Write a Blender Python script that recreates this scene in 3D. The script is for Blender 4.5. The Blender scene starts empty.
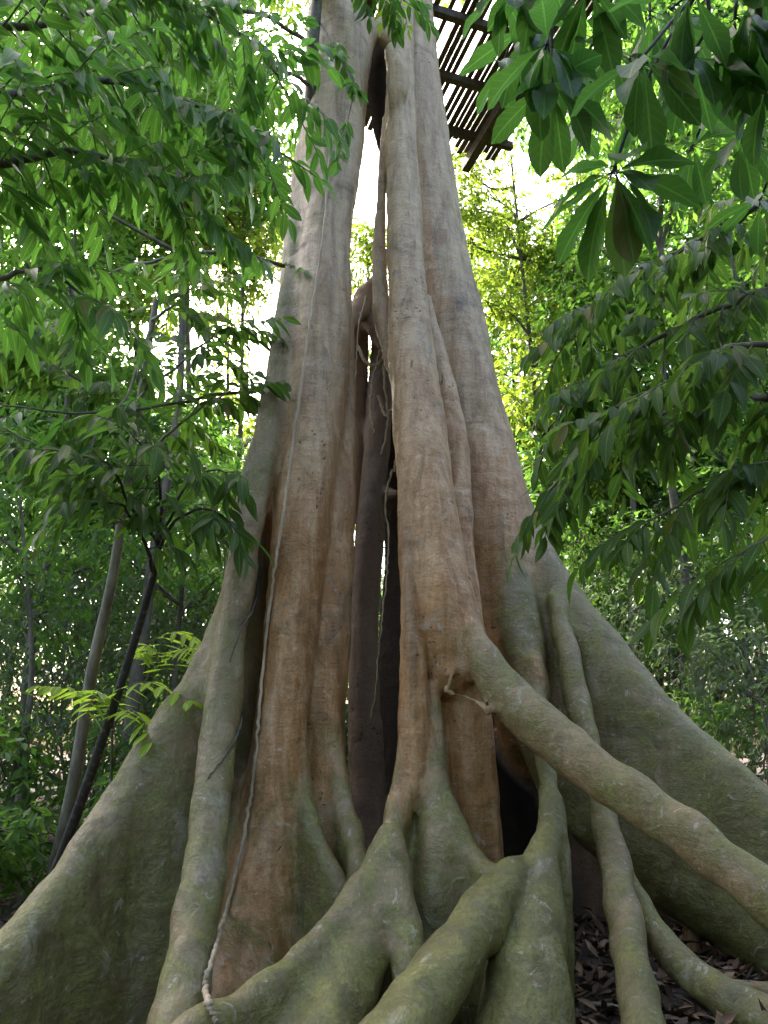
import bpy, math, random
import numpy as np
from mathutils import Vector, noise as mnoise
from mathutils.bvhtree import BVHTree

random.seed(7)
rng = np.random.default_rng(11)
SC = bpy.context.scene
COL = SC.collection
R = math.radians

# ------------------------------------------------------------------ camera
F = 745.0                       # focal length in pixels of the 768 x 1024 frame
PITCH = R(16.0)
EYE = np.array([0.0, 0.0, 1.4])
FWD = np.array([0.0, math.cos(PITCH), math.sin(PITCH)])
UPV = np.array([0.0, -math.sin(PITCH), math.cos(PITCH)])


def at(px, py, Y):
    """world point seen towards (px, py) whose distance north of the eye is Y"""
    d = np.array([(px - 384.0) / F, 0, 0]) - UPV * (py - 512.0) / F + FWD
    return EYE + d * (Y / d[1])


def depth(p):
    return float(np.dot(np.asarray(p) - EYE, FWD))


def rad(px, p):
    return px * depth(p) / F


def foot(px, Y, z=0.0):
    dep = Y * FWD[1] + (z - EYE[2]) * FWD[2]
    return np.array([(px - 384.0) / F * dep, Y, z])


def spline(pts, n):
    """Catmull-Rom through pts (any dimension), n samples per span"""
    P = np.asarray(pts, float)
    if len(P) == 2:
        t = np.linspace(0, 1, n + 1)[:, None]
        return P[0] * (1 - t) + P[1] * t
    P = np.vstack([2 * P[0] - P[1], P, 2 * P[-1] - P[-2]])
    out = []
    for i in range(1, len(P) - 2):
        t = np.linspace(0, 1, n, endpoint=False)[:, None]
        a, b, c, d = P[i - 1], P[i], P[i + 1], P[i + 2]
        out.append(0.5 * ((2 * b) + (c - a) * t + (2 * a - 5 * b + 4 * c - d) * t ** 2 + (3 * b - a - 3 * c + d) * t ** 3))
    out.append(P[-2][None])
    return np.vstack(out)


def unit(v):
    v = np.asarray(v, float)
    return v / (np.linalg.norm(v, axis=-1, keepdims=True) + 1e-9)


# ------------------------------------------------------------------ objects
def tag(o, label=None, cat=None, group=None, kind=None):
    if label: o['label'] = label
    if cat: o['category'] = cat
    if group: o['group'] = group
    if kind: o['kind'] = kind
    return o


def empty(name, loc, label, cat, group=None):
    o = bpy.data.objects.new(name, None)
    COL.objects.link(o)
    o.location = [float(v) for v in loc]
    o.empty_display_size = 0.2
    return tag(o, label, cat, group)


def mesh_np(name, verts, faces, mat, parent=None, smooth=True):
    """faces: list of (n,k) int arrays"""
    verts = np.asarray(verts, np.float32)
    if parent is not None:
        verts = verts - np.array(parent.location, np.float32)
    me = bpy.data.meshes.new(name)
    faces = [f for f in faces if len(f)]
    loops = np.concatenate([f.ravel() for f in faces]).astype(np.int32)
    tot = np.concatenate([np.full(len(f), f.shape[1], np.int32) for f in faces])
    start = np.concatenate([[0], np.cumsum(tot)[:-1]]).astype(np.int32)
    me.vertices.add(len(verts)); me.vertices.foreach_set('co', verts.ravel())
    me.loops.add(len(loops)); me.loops.foreach_set('vertex_index', loops)
    me.polygons.add(len(tot)); me.polygons.foreach_set('loop_start', start)
    me.polygons.foreach_set('loop_total', tot)
    me.update(calc_edges=True)
    me.polygons.foreach_set('use_smooth', np.full(len(tot), smooth))
    me.materials.append(mat)
    o = bpy.data.objects.new(name, me)
    COL.objects.link(o)
    if parent is not None:
        o.parent = parent
    return o


# ------------------------------------------------------------------ material helpers
class NT:
    def __init__(self, name):
        self.m = bpy.data.materials.new(name); self.m.use_nodes = True
        self.t = self.m.node_tree; self.t.nodes.clear()
        self.out = self.t.nodes.new('ShaderNodeOutputMaterial')

    def n(self, typ, **kw):
        nd = self.t.nodes.new(typ)
        for k, v in kw.items():
            if k.startswith('_'):
                setattr(nd, k[1:], v)
            else:
                key = int(k[1:]) if k[0] == 'i' and k[1:].isdigit() else k.replace('__', ' ')
                s = nd.inputs[key]
                if isinstance(v, bpy.types.NodeSocket): self.t.links.new(v, s)
                else: s.default_value = v
        return nd

    def link(self, a, b): self.t.links.new(a, b)

    def mix(self, fac, a, b, blend='MIX'):
        nd = self.n('ShaderNodeMix', _data_type='RGBA', _blend_type=blend)
        for i, v in ((0, fac), (6, a), (7, b)):
            if isinstance(v, bpy.types.NodeSocket): self.link(v, nd.inputs[i])
            else: nd.inputs[i].default_value = v if i == 0 else (*v[:3], 1)
        return nd.outputs[2]

    def math(self, op, a, b=0.0, clamp=False):
        nd = self.n('ShaderNodeMath', _operation=op, _use_clamp=clamp)
        for i, v in ((0, a), (1, b)):
            if isinstance(v, bpy.types.NodeSocket): self.link(v, nd.inputs[i])
            else: nd.inputs[i].default_value = v
        return nd.outputs[0]

    def ramp(self, fac, lo, hi, a=0.0, b=1.0):
        nd = self.n('ShaderNodeMapRange', _clamp=True, i0=fac, i1=lo, i2=hi, i3=a, i4=b)
        return nd.outputs[0]

    def noise(self, vec, scale, detail=4, rough=0.55, dist=0.0):
        return self.n('ShaderNodeTexNoise', Vector=vec, Scale=scale, Detail=detail, Roughness=rough, Distortion=dist).outputs['Fac']

    def coords(self, scale=(1, 1, 1)):
        g = self.n('ShaderNodeNewGeometry')
        return self.n('ShaderNodeMapping', Vector=g.outputs['Position'], Scale=scale).outputs[0]


def bark_material(name, warm, grey, algae_col, pits=0.6):
    t = NT(name)
    pos = t.coords(); streak = t.coords((1, 1, 0.14)); band = t.coords((0.3, 0.3, 1.7))
    warp = t.n('ShaderNodeTexNoise', Vector=pos, Scale=3.0, Detail=2.0).outputs['Color']
    wpos = t.n('ShaderNodeVectorMath', _operation='MULTIPLY_ADD', i0=warp, i1=(0.35, 0.35, 0.35), i2=pos).outputs[0]
    z = t.n('ShaderNodeSeparateXYZ', Vector=pos).outputs['Z']
    big = t.noise(pos, 1.3, 5, 0.6)
    mid = t.noise(wpos, 6, 6, 0.65)
    st = t.noise(streak, 9, 6, 0.7, 0.4)
    fine = t.noise(pos, 48, 5, 0.65)
    wr = t.noise(band, 8, 5, 0.65, 0.6)
    h = t.math('ADD', z, t.math('MULTIPLY', t.math('SUBTRACT', big, 0.5), 3.0))
    base = t.mix(t.ramp(h, 2.4, 5.2), warm, grey)
    base = t.mix(t.ramp(st, 0.48, 0.70, 0, 0.65), base, [c * 1.6 for c in grey])
    base = t.mix(t.ramp(st, 0.50, 0.30, 0, 0.75), base, [c * 0.45 for c in warm])
    base = t.mix(t.ramp(wr, 0.56, 0.70, 0, 0.35), base, [c * 0.5 for c in warm])
    # positive: algal film broken by noise; negative: painted shade, seam stain
    al = t.n('ShaderNodeAttribute', _attribute_name='algae_shade').outputs['Fac']
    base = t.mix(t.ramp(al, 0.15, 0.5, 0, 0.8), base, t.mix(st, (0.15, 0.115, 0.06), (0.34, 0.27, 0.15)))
    a = t.math('ADD', al, t.math('MULTIPLY', t.math('SUBTRACT', mid, 0.5), 1.9))
    a = t.math('ADD', a, t.math('MULTIPLY', t.math('SUBTRACT', big, 0.5), 1.2))
    a = t.math('ADD', a, t.math('MULTIPLY', t.ramp(z, 1.9, 0.2, 0, 0.30), t.ramp(al, -0.2, 0.0)))
    g2 = t.mix(t.ramp(mid, 0.32, 0.68), [c * 0.45 for c in algae_col], [c * 1.45 for c in algae_col])
    g2 = t.mix(t.ramp(fine, 0.42, 0.66, 0, 0.5), g2, [c * 0.5 for c in algae_col])
    col = t.mix(t.ramp(a, 0.22, 0.80, 0, 0.88), base, g2)
    col = t.mix(t.ramp(al, -0.15, -0.6, 0, 0.85), col, (0.130, 0.112, 0.094))  # grey of the inner stem, doubling as shade tone in hollows and grooves
    col = t.mix(t.ramp(al, -0.7, -1.05, 0, 0.95), col, (0.016, 0.014, 0.012))  # near black painted in for the shade deep inside the hollows
    undarkened = t.ramp(al, -0.5, 0.0)  # fades lichen and gloss where the shade tone is painted
    # pale lichen and rubbed patches
    li = t.noise(wpos, 3.4, 7, 0.75, 0.4)
    col = t.mix(t.math('MULTIPLY', t.ramp(li, 0.57, 0.66, 0, 0.40), undarkened), col, (0.36, 0.33, 0.25))
    li2 = t.noise(wpos, 15, 6, 0.75, 0.2)
    col = t.mix(t.math('MULTIPLY', t.ramp(li2, 0.61, 0.645, 0, 0.55), undarkened), col, (0.42, 0.41, 0.33))
    # dark stains and corky pits
    dk = t.noise(streak, 5, 7, 0.75, 0.8)
    col = t.mix(t.ramp(dk, 0.58, 0.72, 0, 0.7), col, (0.030, 0.024, 0.018))
    vo = t.n('ShaderNodeTexVoronoi', Vector=wpos, Scale=17.0, Randomness=1.0)
    thr = t.ramp(t.noise(pos, 2.2, 3, 0.5), 0.42, 0.64, 0.0, 0.23)
    pit = t.math('MULTIPLY', t.math('SUBTRACT', thr, vo.outputs['Distance']), 14.0, True)
    pit = t.math('MULTIPLY', pit, t.ramp(al, 0.32, 0.12))
    col = t.mix(t.math('MULTIPLY', pit, pits), col, (0.045, 0.03, 0.022))
    col = t.mix(t.ramp(fine, 0.42, 0.70, 0, 0.28), col, (0.055, 0.042, 0.028))
    rot = t.noise(wpos, 2.3, 7, 0.7, 0.5)
    col = t.mix(t.ramp(rot, 0.56, 0.68, 0, 0.55), col, (0.055, 0.040, 0.022))
    # relief
    hgt = t.math('ADD', t.math('MULTIPLY', mid, 0.8), t.math('MULTIPLY', fine, 0.10))
    hgt = t.math('ADD', hgt, t.math('MULTIPLY', wr, 0.28))
    hgt = t.math('ADD', hgt, t.math('MULTIPLY', st, 0.35))
    hgt = t.math('ADD', hgt, t.math('MULTIPLY', li2, 0.25))
    hgt = t.math('SUBTRACT', hgt, t.math('MULTIPLY', pit, 0.3))
    bmp = t.n('ShaderNodeBump', Strength=0.75, Distance=0.04, Height=hgt)
    rgh = t.ramp(mid, 0.3, 0.7, 0.38, 0.62)
    bs = t.n('ShaderNodeBsdfPrincipled', Base__Color=col, Roughness=rgh, Normal=bmp.outputs[0])
    t.link(t.math('MULTIPLY', undarkened, 0.4), bs.inputs['Specular IOR Level'])
    t.link(bs.outputs[0], t.out.inputs[0])
    return t.m


def leaf_material(name, col, trans, fac=0.45, rough=0.42, var=0.35, spec=0.28):
    t = NT(name)
    g = t.n('ShaderNodeNewGeometry')
    rnd = g.outputs['Random Per Island']
    pos = g.outputs['Position']
    clump = t.noise(pos, 0.9, 2, 0.5)
    r2 = t.n('ShaderNodeTexWhiteNoise', _noise_dimensions='1D', W=rnd).outputs['Value']
    yel = (trans[0] * 0.55, trans[1] * 0.5, trans[2] * 0.3)
    c = t.mix(t.ramp(rnd, 0, 1, 0, var), col, [v * 0.45 for v in col])
    c = t.mix(t.ramp(r2, 0.55, 1, 0, var), c, yel)
    c = t.mix(t.ramp(clump, 0.4, 0.65, 0, 0.35), c, (col[0] * 1.7, col[1] * 1.35, col[2] * 0.9))
    old = t.math('GREATER_THAN', rnd, 0.965)
    c = t.mix(t.math('MULTIPLY', old, 0.8), c, (0.16, 0.10, 0.035))
    tc = t.mix(t.ramp(r2, 0, 1, 0, 0.6), trans, (trans[0] * 0.5, trans[1] * 0.62, trans[2] * 0.6))
    uv = t.n('ShaderNodeAttribute', _attribute_name='leafuv').outputs['Vector']
    sx = t.n('ShaderNodeSeparateXYZ', Vector=uv)
    av = t.math('ABSOLUTE', sx.outputs['Y'])
    on = sx.outputs['Z']
    vein = t.math('MULTIPLY', t.ramp(av, 0.04, 0.11, 1, 0), on)
    sv = t.math('SINE', t.math('MULTIPLY', t.math('SUBTRACT', t.math('MULTIPLY', sx.outputs['X'], 9.0), t.math('MULTIPLY', av, 1.6)), 6.2832))
    side = t.math('MULTIPLY', t.ramp(sv, 0.80, 0.98, 0, 0.45), on)
    vf = t.math('MAXIMUM', t.math('MULTIPLY', vein, 0.9), t.math('MULTIPLY', side, 0.6))
    c = t.mix(vf, c, (col[0] * 2.6 + 0.03, col[1] * 2.0 + 0.03, col[2] * 2.0 + 0.02))
    tc = t.mix(vf, tc, [v * 1.5 for v in trans])
    vb = t.n('ShaderNodeBump', Strength=0.35, Distance=0.004, Height=t.math('ADD', vf, t.math('MULTIPLY', sv, 0.12)))
    bs = t.n('ShaderNodeBsdfPrincipled', Base__Color=c, Roughness=rough, Normal=vb.outputs[0])
    bs.inputs['Specular IOR Level'].default_value = spec
    tr = t.n('ShaderNodeBsdfTranslucent', Color=tc)
    mx = t.n('ShaderNodeMixShader', i0=fac, i1=bs.outputs[0], i2=tr.outputs[0])
    t.link(mx.outputs[0], t.out.inputs[0])
    return t.m


def wood_material(name, col, dark=0.45, rough=0.75, scale=(1, 1, 0.2)):
    t = NT(name)
    p = t.coords(scale); q = t.coords()
    n1 = t.noise(p, 14, 5, 0.65); n2 = t.noise(q, 22, 4, 0.6)
    c = t.mix(t.ramp(n1, 0.35, 0.65), [v * dark for v in col], [v * 1.25 for v in col])
    c = t.mix(t.ramp(n2, 0.55, 0.7, 0, 0.5), c, (0.16, 0.18, 0.12))
    b = t.n('ShaderNodeBump', Strength=0.6, Distance=0.01, Height=t.math('ADD', n1, n2))
    bs = t.n('ShaderNodeBsdfPrincipled', Base__Color=c, Roughness=rough, Normal=b.outputs[0])
    t.link(bs.outputs[0], t.out.inputs[0])
    return t.m


def ground_material(name):
    t = NT(name)
    q = t.coords()
    n1 = t.noise(q, 1.2, 6, 0.65); n2 = t.noise(q, 16, 6, 0.7); n3 = t.noise(q, 60, 4, 0.6)
    c = t.mix(t.ramp(n1, 0.35, 0.65), (0.022, 0.016, 0.011), (0.06, 0.04, 0.024))
    c = t.mix(t.ramp(n2, 0.45, 0.7, 0, 0.8), c, (0.105, 0.066, 0.038))
    c = t.mix(t.ramp(n3, 0.55, 0.7, 0, 0.5), c, (0.014, 0.011, 0.008))
    b = t.n('ShaderNodeBump', Strength=1.0, Distance=0.06, Height=t.math('ADD', n2, t.math('MULTIPLY', n3, 0.4)))
    bs = t.n('ShaderNodeBsdfPrincipled', Base__Color=c, Roughness=0.95, Normal=b.outputs[0])
    t.link(bs.outputs[0], t.out.inputs[0])
    return t.m


def litter_material(name):
    t = NT(name)
    g = t.n('ShaderNodeNewGeometry')
    cr = t.n('ShaderNodeValToRGB', Fac=g.outputs['Random Per Island'])
    e = cr.color_ramp.elements
    e[0].position = 0; e[0].color = (0.035, 0.02, 0.012, 1)
    e[1].position = 1; e[1].color = (0.26, 0.19, 0.12, 1)
    for p, c in ((0.35, (0.08, 0.045, 0.025)), (0.6, (0.13, 0.065, 0.035)), (0.85, (0.17, 0.11, 0.06))):
        x = e.new(p); x.color = (*c, 1)
    bs = t.n('ShaderNodeBsdfPrincipled', Base__Color=cr.outputs[0], Roughness=0.7)
    t.link(bs.outputs[0], t.out.inputs[0])
    return t.m


M_BARK = bark_material('fig_bark', (0.375, 0.190, 0.068), (0.375, 0.268, 0.158), (0.140, 0.136, 0.034))
M_TWIG = wood_material('twig_bark', (0.10, 0.085, 0.06))
M_DARKSTEM = wood_material('dark_stem', (0.025, 0.021, 0.018), 0.6)
M_PALESTEM = wood_material('pale_stem', (0.20, 0.18, 0.13), 0.55)
M_VINE = wood_material('vine_bark', (0.40, 0.31, 0.20), 0.6)
M_PLANK = wood_material('old_plank', (0.09, 0.065, 0.048), 0.5, 0.8, (1, 1, 1))
M_GROUND = ground_material('forest_soil')
M_LITTER = litter_material('dead_leaves')

# ------------------------------------------------------------------ the fig: strands blended into one skin
STR = []      # part name, label, algal film / painted shade, blend, P (n,3), radius (n), wall depth flag, rbottom factor


def strand(part, pts, algae_shade=0.0, k=0.06, wall=False, label=None, fat=1.0, n=6, cut=None):
    W = []
    for px, py, Y, r in pts:
        p = at(px, py, Y)
        W.append([*p, rad(r, p)])
    S = spline(W, n)
    S[:, 3] = np.maximum(S[:, 3], 0.012)
    STR.append(dict(part=part, label=label, algae_shade=algae_shade, k=k, P=S[:, :3], r=S[:, 3], wall=wall, fat=fat, cut=cut))


# --- left stem
strand('trunk_stem', [(345, -160, 6.0, 24), (338, -40, 5.95, 28), (336, 60, 5.9, 30), (332, 140, 5.85, 30), (326, 220, 5.8, 28), (322, 300, 5.75, 29),
        (316, 380, 5.7, 31), (309, 460, 5.6, 30), (299, 540, 5.46, 28), (291, 620, 5.36, 26), (282, 720, 5.24, 27), (271, 820, 5.15, 31),
        (258, 910, 5.05, 42), (246, 1010, 4.95, 58)], 0.02, 0.035, label='broad left stem with brown bark, split from the rest by the hollow')
strand('trunk_stem', [(346, 300, 6.0, 7), (345, 390, 5.95, 11), (340, 470, 5.75, 16), (334, 560, 5.62, 19), (328, 680, 5.48, 20), (325, 780, 5.4, 24),
        (326, 860, 5.34, 32), (326, 960, 5.25, 44)], 0.0, 0.05, label='right hand ridge of the left stem beside the hollow')
strand('strip_root', [(306, 120, 5.85, 6), (299, 210, 5.78, 8), (290, 290, 5.72, 10), (279, 370, 5.6, 13), (268, 440, 5.48, 14), (254, 510, 5.36, 13),
        (246, 545, 5.3, 14), (241, 575, 5.28, 17), (231, 640, 5.16, 16), (224, 700, 5.02, 17), (215, 770, 4.84, 19), (206, 850, 4.58, 21), (192, 940, 4.25, 25),
        (173, 1040, 3.92, 30), (155, 1120, 3.65, 34)], 0.5, 0.06, label='long greenish strip root that the pale vine follows down')
strand('strip_root', [(262, 425, 5.45, 5), (252, 470, 5.4, 10), (243, 520, 5.35, 12), (240, 546, 5.3, 10)], 0.4, 0.02)
strand('trunk_stem', [(303, 150, 6.05, 8), (294, 260, 6.0, 13), (286, 360, 5.98, 17), (277, 450, 5.95, 19), (267, 540, 5.9, 20), (258, 640, 5.85, 24), (250, 760, 5.75, 34), (244, 900, 5.6, 46)],
        0.1, 0.03, label='grey ridge on the far left edge of the left stem')
strand('buttress_root', [(254, 510, 5.62, 9), (240, 580, 5.5, 14), (217, 650, 5.32, 19), (178, 724, 5.14, 23), (130, 795, 4.98, 23), (78, 872, 4.7, 24), (15, 950, 4.38, 26),
        (-70, 1030, 4.1, 30), (-170, 1110, 3.9, 32)], 0.55, 0.12, wall=True, fat=1.7, label='tall mossy buttress sweeping out to the left')
strand('buttress_root', [(300, 730, 5.2, 6), (305, 795, 5.1, 10), (318, 842, 4.94, 11), (334, 880, 4.82, 11), (346, 930, 4.76, 11)], 0.45, 0.05, wall=True, fat=1.5, label='short flute at the foot of the left stem')
strand('buttress_root', [(334, 720, 5.4, 8), (341, 790, 5.24, 11), (352, 840, 5.04, 12), (363, 875, 4.86, 12)], 0.45, 0.05, wall=True, fat=1.4, label='short flute beside the dark hollow')

strand('inner_stem', [(316, 420, 6.1, 16), (314, 560, 6.0, 20), (306, 700, 5.85, 24), (298, 820, 5.7, 34), (292, 960, 5.6, 44)], -0.35, 0.02, label='wood in the groove of the left stem, shade put into its colour')  # groove backing, its shade given by the negative value
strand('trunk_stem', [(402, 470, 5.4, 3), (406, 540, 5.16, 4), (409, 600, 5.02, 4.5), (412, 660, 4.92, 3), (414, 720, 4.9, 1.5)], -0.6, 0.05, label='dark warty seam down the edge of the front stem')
# --- middle: grey stem inside the hollow, and the back, coloured dark for shade
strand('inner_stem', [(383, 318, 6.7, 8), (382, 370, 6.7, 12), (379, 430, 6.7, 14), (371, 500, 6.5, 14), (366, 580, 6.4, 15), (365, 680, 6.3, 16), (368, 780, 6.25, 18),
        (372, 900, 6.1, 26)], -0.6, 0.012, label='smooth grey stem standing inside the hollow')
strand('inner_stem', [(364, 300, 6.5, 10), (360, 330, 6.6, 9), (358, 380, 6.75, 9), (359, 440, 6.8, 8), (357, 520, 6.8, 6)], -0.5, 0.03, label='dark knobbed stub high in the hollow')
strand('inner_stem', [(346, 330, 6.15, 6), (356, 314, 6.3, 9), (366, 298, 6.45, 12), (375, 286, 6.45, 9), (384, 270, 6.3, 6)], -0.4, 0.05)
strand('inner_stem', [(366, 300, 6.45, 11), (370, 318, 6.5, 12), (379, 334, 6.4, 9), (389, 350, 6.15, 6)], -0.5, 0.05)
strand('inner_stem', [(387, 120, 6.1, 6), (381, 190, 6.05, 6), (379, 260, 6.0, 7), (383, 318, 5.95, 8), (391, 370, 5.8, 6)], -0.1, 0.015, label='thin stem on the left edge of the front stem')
strand('inner_stem', [(398, 318, 7.0, 14), (400, 400, 7.0, 20), (404, 480, 7.1, 22), (410, 560, 7.1, 26), (420, 680, 7.0, 44), (446, 760, 6.9, 70), (462, 840, 6.8, 90), (466, 960, 6.5, 110)], -1.2, 0.02, label='core wood behind the hollow, coloured near black for shade')  # near-black colour imitates the shade at the back of the hollow

# --- right front stem
strand('trunk_stem', [(404, -40, 6.2, 10), (402, 40, 6.1, 12), (400, 100, 6.0, 15), (402, 180, 5.9, 17), (406, 260, 5.8, 19), (411, 340, 5.7, 22), (419, 420, 5.55, 26),
        (427, 490, 5.42, 29), (437, 560, 5.3, 32), (446, 620, 5.2, 34), (452, 670, 5.18, 30)], -0.05, 0.025, label='front stem of the right trunk, reddish brown and smooth')
strand('trunk_stem', [(426, 300, 5.95, 6), (440, 360, 5.85, 11), (452, 430, 5.72, 13), (461, 500, 5.6, 12), (468, 570, 5.48, 11), (476, 640, 5.4, 10)], 0.05, 0.015, label='slim ridge between the front and rear right stems')
strand('trunk_stem', [(404, 440, 5.5, 7), (408, 540, 5.22, 10), (412, 620, 5.08, 13), (413, 700, 5.0, 15), (409, 770, 4.9, 14), (399, 820, 4.78, 13)], 0.02, 0.02, label='left column of the front stem running down to the saddle root')
strand('trunk_stem', [(462, 640, 5.24, 20), (470, 720, 5.25, 22), (475, 800, 5.3, 22), (480, 880, 5.3, 24), (482, 980, 5.2, 28)], 0.0, 0.025, label='brown column under the diagonal root')
strand('trunk_stem', [(436, 640, 5.3, 18), (434, 720, 5.3, 16), (436, 820, 5.3, 18), (436, 940, 5.3, 20)], 0.0, 0.02, label='brown column standing behind the green knee')
strand('buttress_root', [(432, 690, 5.06, 8), (434, 750, 4.98, 11), (436, 800, 4.88, 17), (442, 850, 4.8, 27), (438, 900, 4.76, 33), (430, 950, 4.75, 33), (426, 1020, 4.7, 36)],
        0.5, 0.03, label='bulging green knee between the two saddle roots')
strand('buttress_root', [(444, 800, 4.85, 10), (462, 842, 4.74, 12), (482, 868, 4.62, 13), (505, 882, 4.5, 15)], 0.55, 0.05, wall=True, fat=1.3, label='low ridge linking knee and right saddle')

# --- right rear stem and right buttress
strand('trunk_stem', [(404, -160, 6.9, 20), (408, -40, 6.8, 22), (412, 60, 6.7, 25), (422, 150, 6.6, 28), (434, 240, 6.5, 31), (450, 330, 6.4, 35), (469, 420, 6.3, 38), (487, 500, 6.15, 40),
        (503, 580, 6.05, 39), (513, 650, 6.05, 36), (518, 700, 6.2, 30), (522, 760, 6.5, 22)], 0.05, 0.03, label='pitted rear stem of the right trunk')
strand('buttress_root', [(508, 480, 6.3, 12), (525, 530, 6.15, 18), (549, 582, 6.0, 24), (579, 634, 5.85, 30), (620, 685, 5.65, 30), (670, 738, 5.45, 30), (730, 795, 5.25, 30),
        (800, 858, 5.05, 31), (900, 940, 4.85, 30), (1020, 1040, 4.65, 26), (1120, 1130, 4.5, 16)], 0.66, 0.09, wall=True, fat=1.5, cut=0.8, label='massive olive buttress sweeping out to the right')
strand('prop_root', [(545, 700, 6.6, 20), (600, 760, 6.5, 20), (670, 800, 6.2, 20), (740, 850, 6.0, 22), (830, 905, 5.8, 24), (900, 960, 5.7, 26)], -0.5, 0.03, wall=True, fat=1.3, label='recessed wall of roots under the olive buttress, darkened in colour for shade')  # tone lowered to imitate the shade under the buttress
strand('buttress_root', [(556, 600, 5.75, 8), (568, 655, 5.5, 12), (580, 710, 5.32, 13), (592, 760, 5.12, 13), (603, 810, 4.92, 14), (615, 870, 4.67, 15), (628, 940, 4.32, 18), (640, 1010, 4.0, 21), (648, 1090, 3.75, 25)],
        0.5, 0.03, label='slender pale rib running down under the diagonal root')
strand('surface_root', [(606, 820, 4.97, 10), (628, 880, 4.78, 11), (655, 935, 4.55, 15), (695, 978, 4.32, 19), (750, 1012, 4.1, 22), (830, 1050, 3.9, 25)], 0.5, 0.04, label='surface root snaking right over the leaf litter')
strand('surface_root', [(720, 978, 4.5, 7), (760, 992, 4.5, 8), (830, 1010, 4.5, 10)], 0.4, 0.05, label='small side root at the right edge')
# diagonal root: a flattened strap with a sharp upper edge
strand('diagonal_root', [(473, 606, 5.16, 7.2), (479, 646, 5.0, 14.4), (517, 699, 4.82, 19.2), (566, 741, 4.62, 18.4), (622, 783, 4.4, 17.6), (687, 828, 4.14, 18.4), (757, 882, 3.88, 19.2), (833, 941, 3.62, 21.6), (933, 1016, 3.3, 25.6)], 0.5, 0.03, label='thick diagonal root leaning out to the right')
strand('diagonal_root', [(471, 657, 5.04, 11.9), (509, 710, 4.86, 15.8), (558, 752, 4.66, 15.2), (614, 794, 4.44, 14.5), (679, 839, 4.18, 15.2), (749, 893, 3.92, 15.8), (825, 952, 3.66, 17.8), (925, 1027, 3.34, 21.1)], 0.35, 0.05)
strand('diagonal_root', [(458, 664, 5.0, 5), (450, 682, 4.94, 4), (446, 692, 4.92, 2.5), (458, 694, 4.9, 2.5), (474, 700, 4.86, 3.5), (488, 712, 4.82, 6)], 0.3, 0.012)
strand('saddle_root', [(506, 540, 6.0, 20), (518, 610, 5.78, 20), (528, 660, 5.6, 18), (535, 700, 5.4, 15), (541, 738, 5.15, 10), (547, 780, 4.9, 10), (548, 830, 4.66, 12), (540, 868, 4.46, 19), (534, 930, 4.28, 33), (526, 1000, 4.10, 45), (516, 1080, 3.9, 54)],
        0.68, 0.03, label='wide green root widening from the right saddle to the foreground')
strand('saddle_root', [(552, 800, 4.78, 10), (556, 850, 4.66, 14), (557, 920, 4.54, 16), (557, 1000, 4.42, 18), (557, 1080, 4.3, 22)], 0.65, 0.05)
strand('saddle_root', [(522, 868, 4.42, 12), (508, 880, 4.34, 20), (484, 914, 4.18, 26), (454, 958, 3.98, 30), (420, 1006, 3.76, 34), (384, 1060, 3.52, 38), (350, 1120, 3.36, 42)], 0.72, 0.02,
        label='rounded root running from the right saddle down to the left')
strand('saddle_root', [(406, 745, 4.98, 8), (400, 790, 4.84, 8), (392, 830, 4.68, 9), (378, 862, 4.52, 10), (357, 892, 4.36, 11), (328, 928, 4.18, 12), (290, 969, 3.98, 13), (238, 1005, 3.78, 15), (170, 1042, 3.56, 18), (90, 1090, 3.36, 24)],
        0.5, 0.05, wall=True, fat=2.3, label='curved saddle root sweeping left from the hollow')
strand('saddle_root', [(392, 838, 4.66, 12), (382, 880, 4.5, 20), (366, 930, 4.32, 28), (345, 985, 4.12, 36), (320, 1050, 3.9, 44)], 0.5, 0.08)
strand('saddle_root', [(390, 836, 4.62, 12), (396, 880, 4.48, 17), (404, 935, 4.30, 18), (412, 985, 4.12, 19), (410, 1050, 3.9, 24), (400, 1110, 3.72, 28)], 0.5, 0.04, label='right leg of the left saddle root')
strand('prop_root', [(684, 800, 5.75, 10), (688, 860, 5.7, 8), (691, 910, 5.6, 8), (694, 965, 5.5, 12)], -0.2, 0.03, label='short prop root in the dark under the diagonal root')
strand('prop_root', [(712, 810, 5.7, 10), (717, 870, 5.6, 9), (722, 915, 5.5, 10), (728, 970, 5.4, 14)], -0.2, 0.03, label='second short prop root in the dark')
# burl and knob at the forked top
strand('trunk_stem', [(338, 170, 5.88, 18), (346, 110, 5.92, 19), (352, 66, 5.96, 19), (360, 40, 6.04, 16), (376, 30, 6.1, 12), (392, 40, 6.05, 9)], -0.05, 0.05, label='burl bridging the stems at the fork')
strand('inner_stem', [(384, 40, 6.45, 10), (379, 80, 6.4, 11), (380, 120, 6.4, 9), (384, 150, 6.35, 6)], -1.1, 0.02, label='wood inside the fork, coloured near black for the shade of its hollow')  # darkness of the fork hollow painted as a black strand
strand('trunk_stem', [(392, 52, 5.95, 8), (397, 70, 5.84, 12), (398, 92, 5.82, 11), (396, 116, 5.88, 8), (399, 140, 5.9, 7)], -0.1, 0.015, label='reddish burl on the front stem below the fork')
strand('trunk_stem', [(390, -40, 6.6, 14), (392, 20, 6.6, 14), (398, 80, 6.6, 11), (406, 160, 6.55, 11), (416, 240, 6.5, 11)], 0, 0.02, label='sinewy core where the stems cross')
strand('knot', [(534, 664, 5.46, 10), (537, 680, 5.42, 10)], 0.1, 0.03, label='healed knot on the green root above the diagonal root')
strand('inner_stem', [(380, 488, 6.5, 5), (390, 494, 6.4, 5), (400, 494, 6.2, 4)], -0.6, 0.02, label='short cross root high in the hollow')

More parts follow.
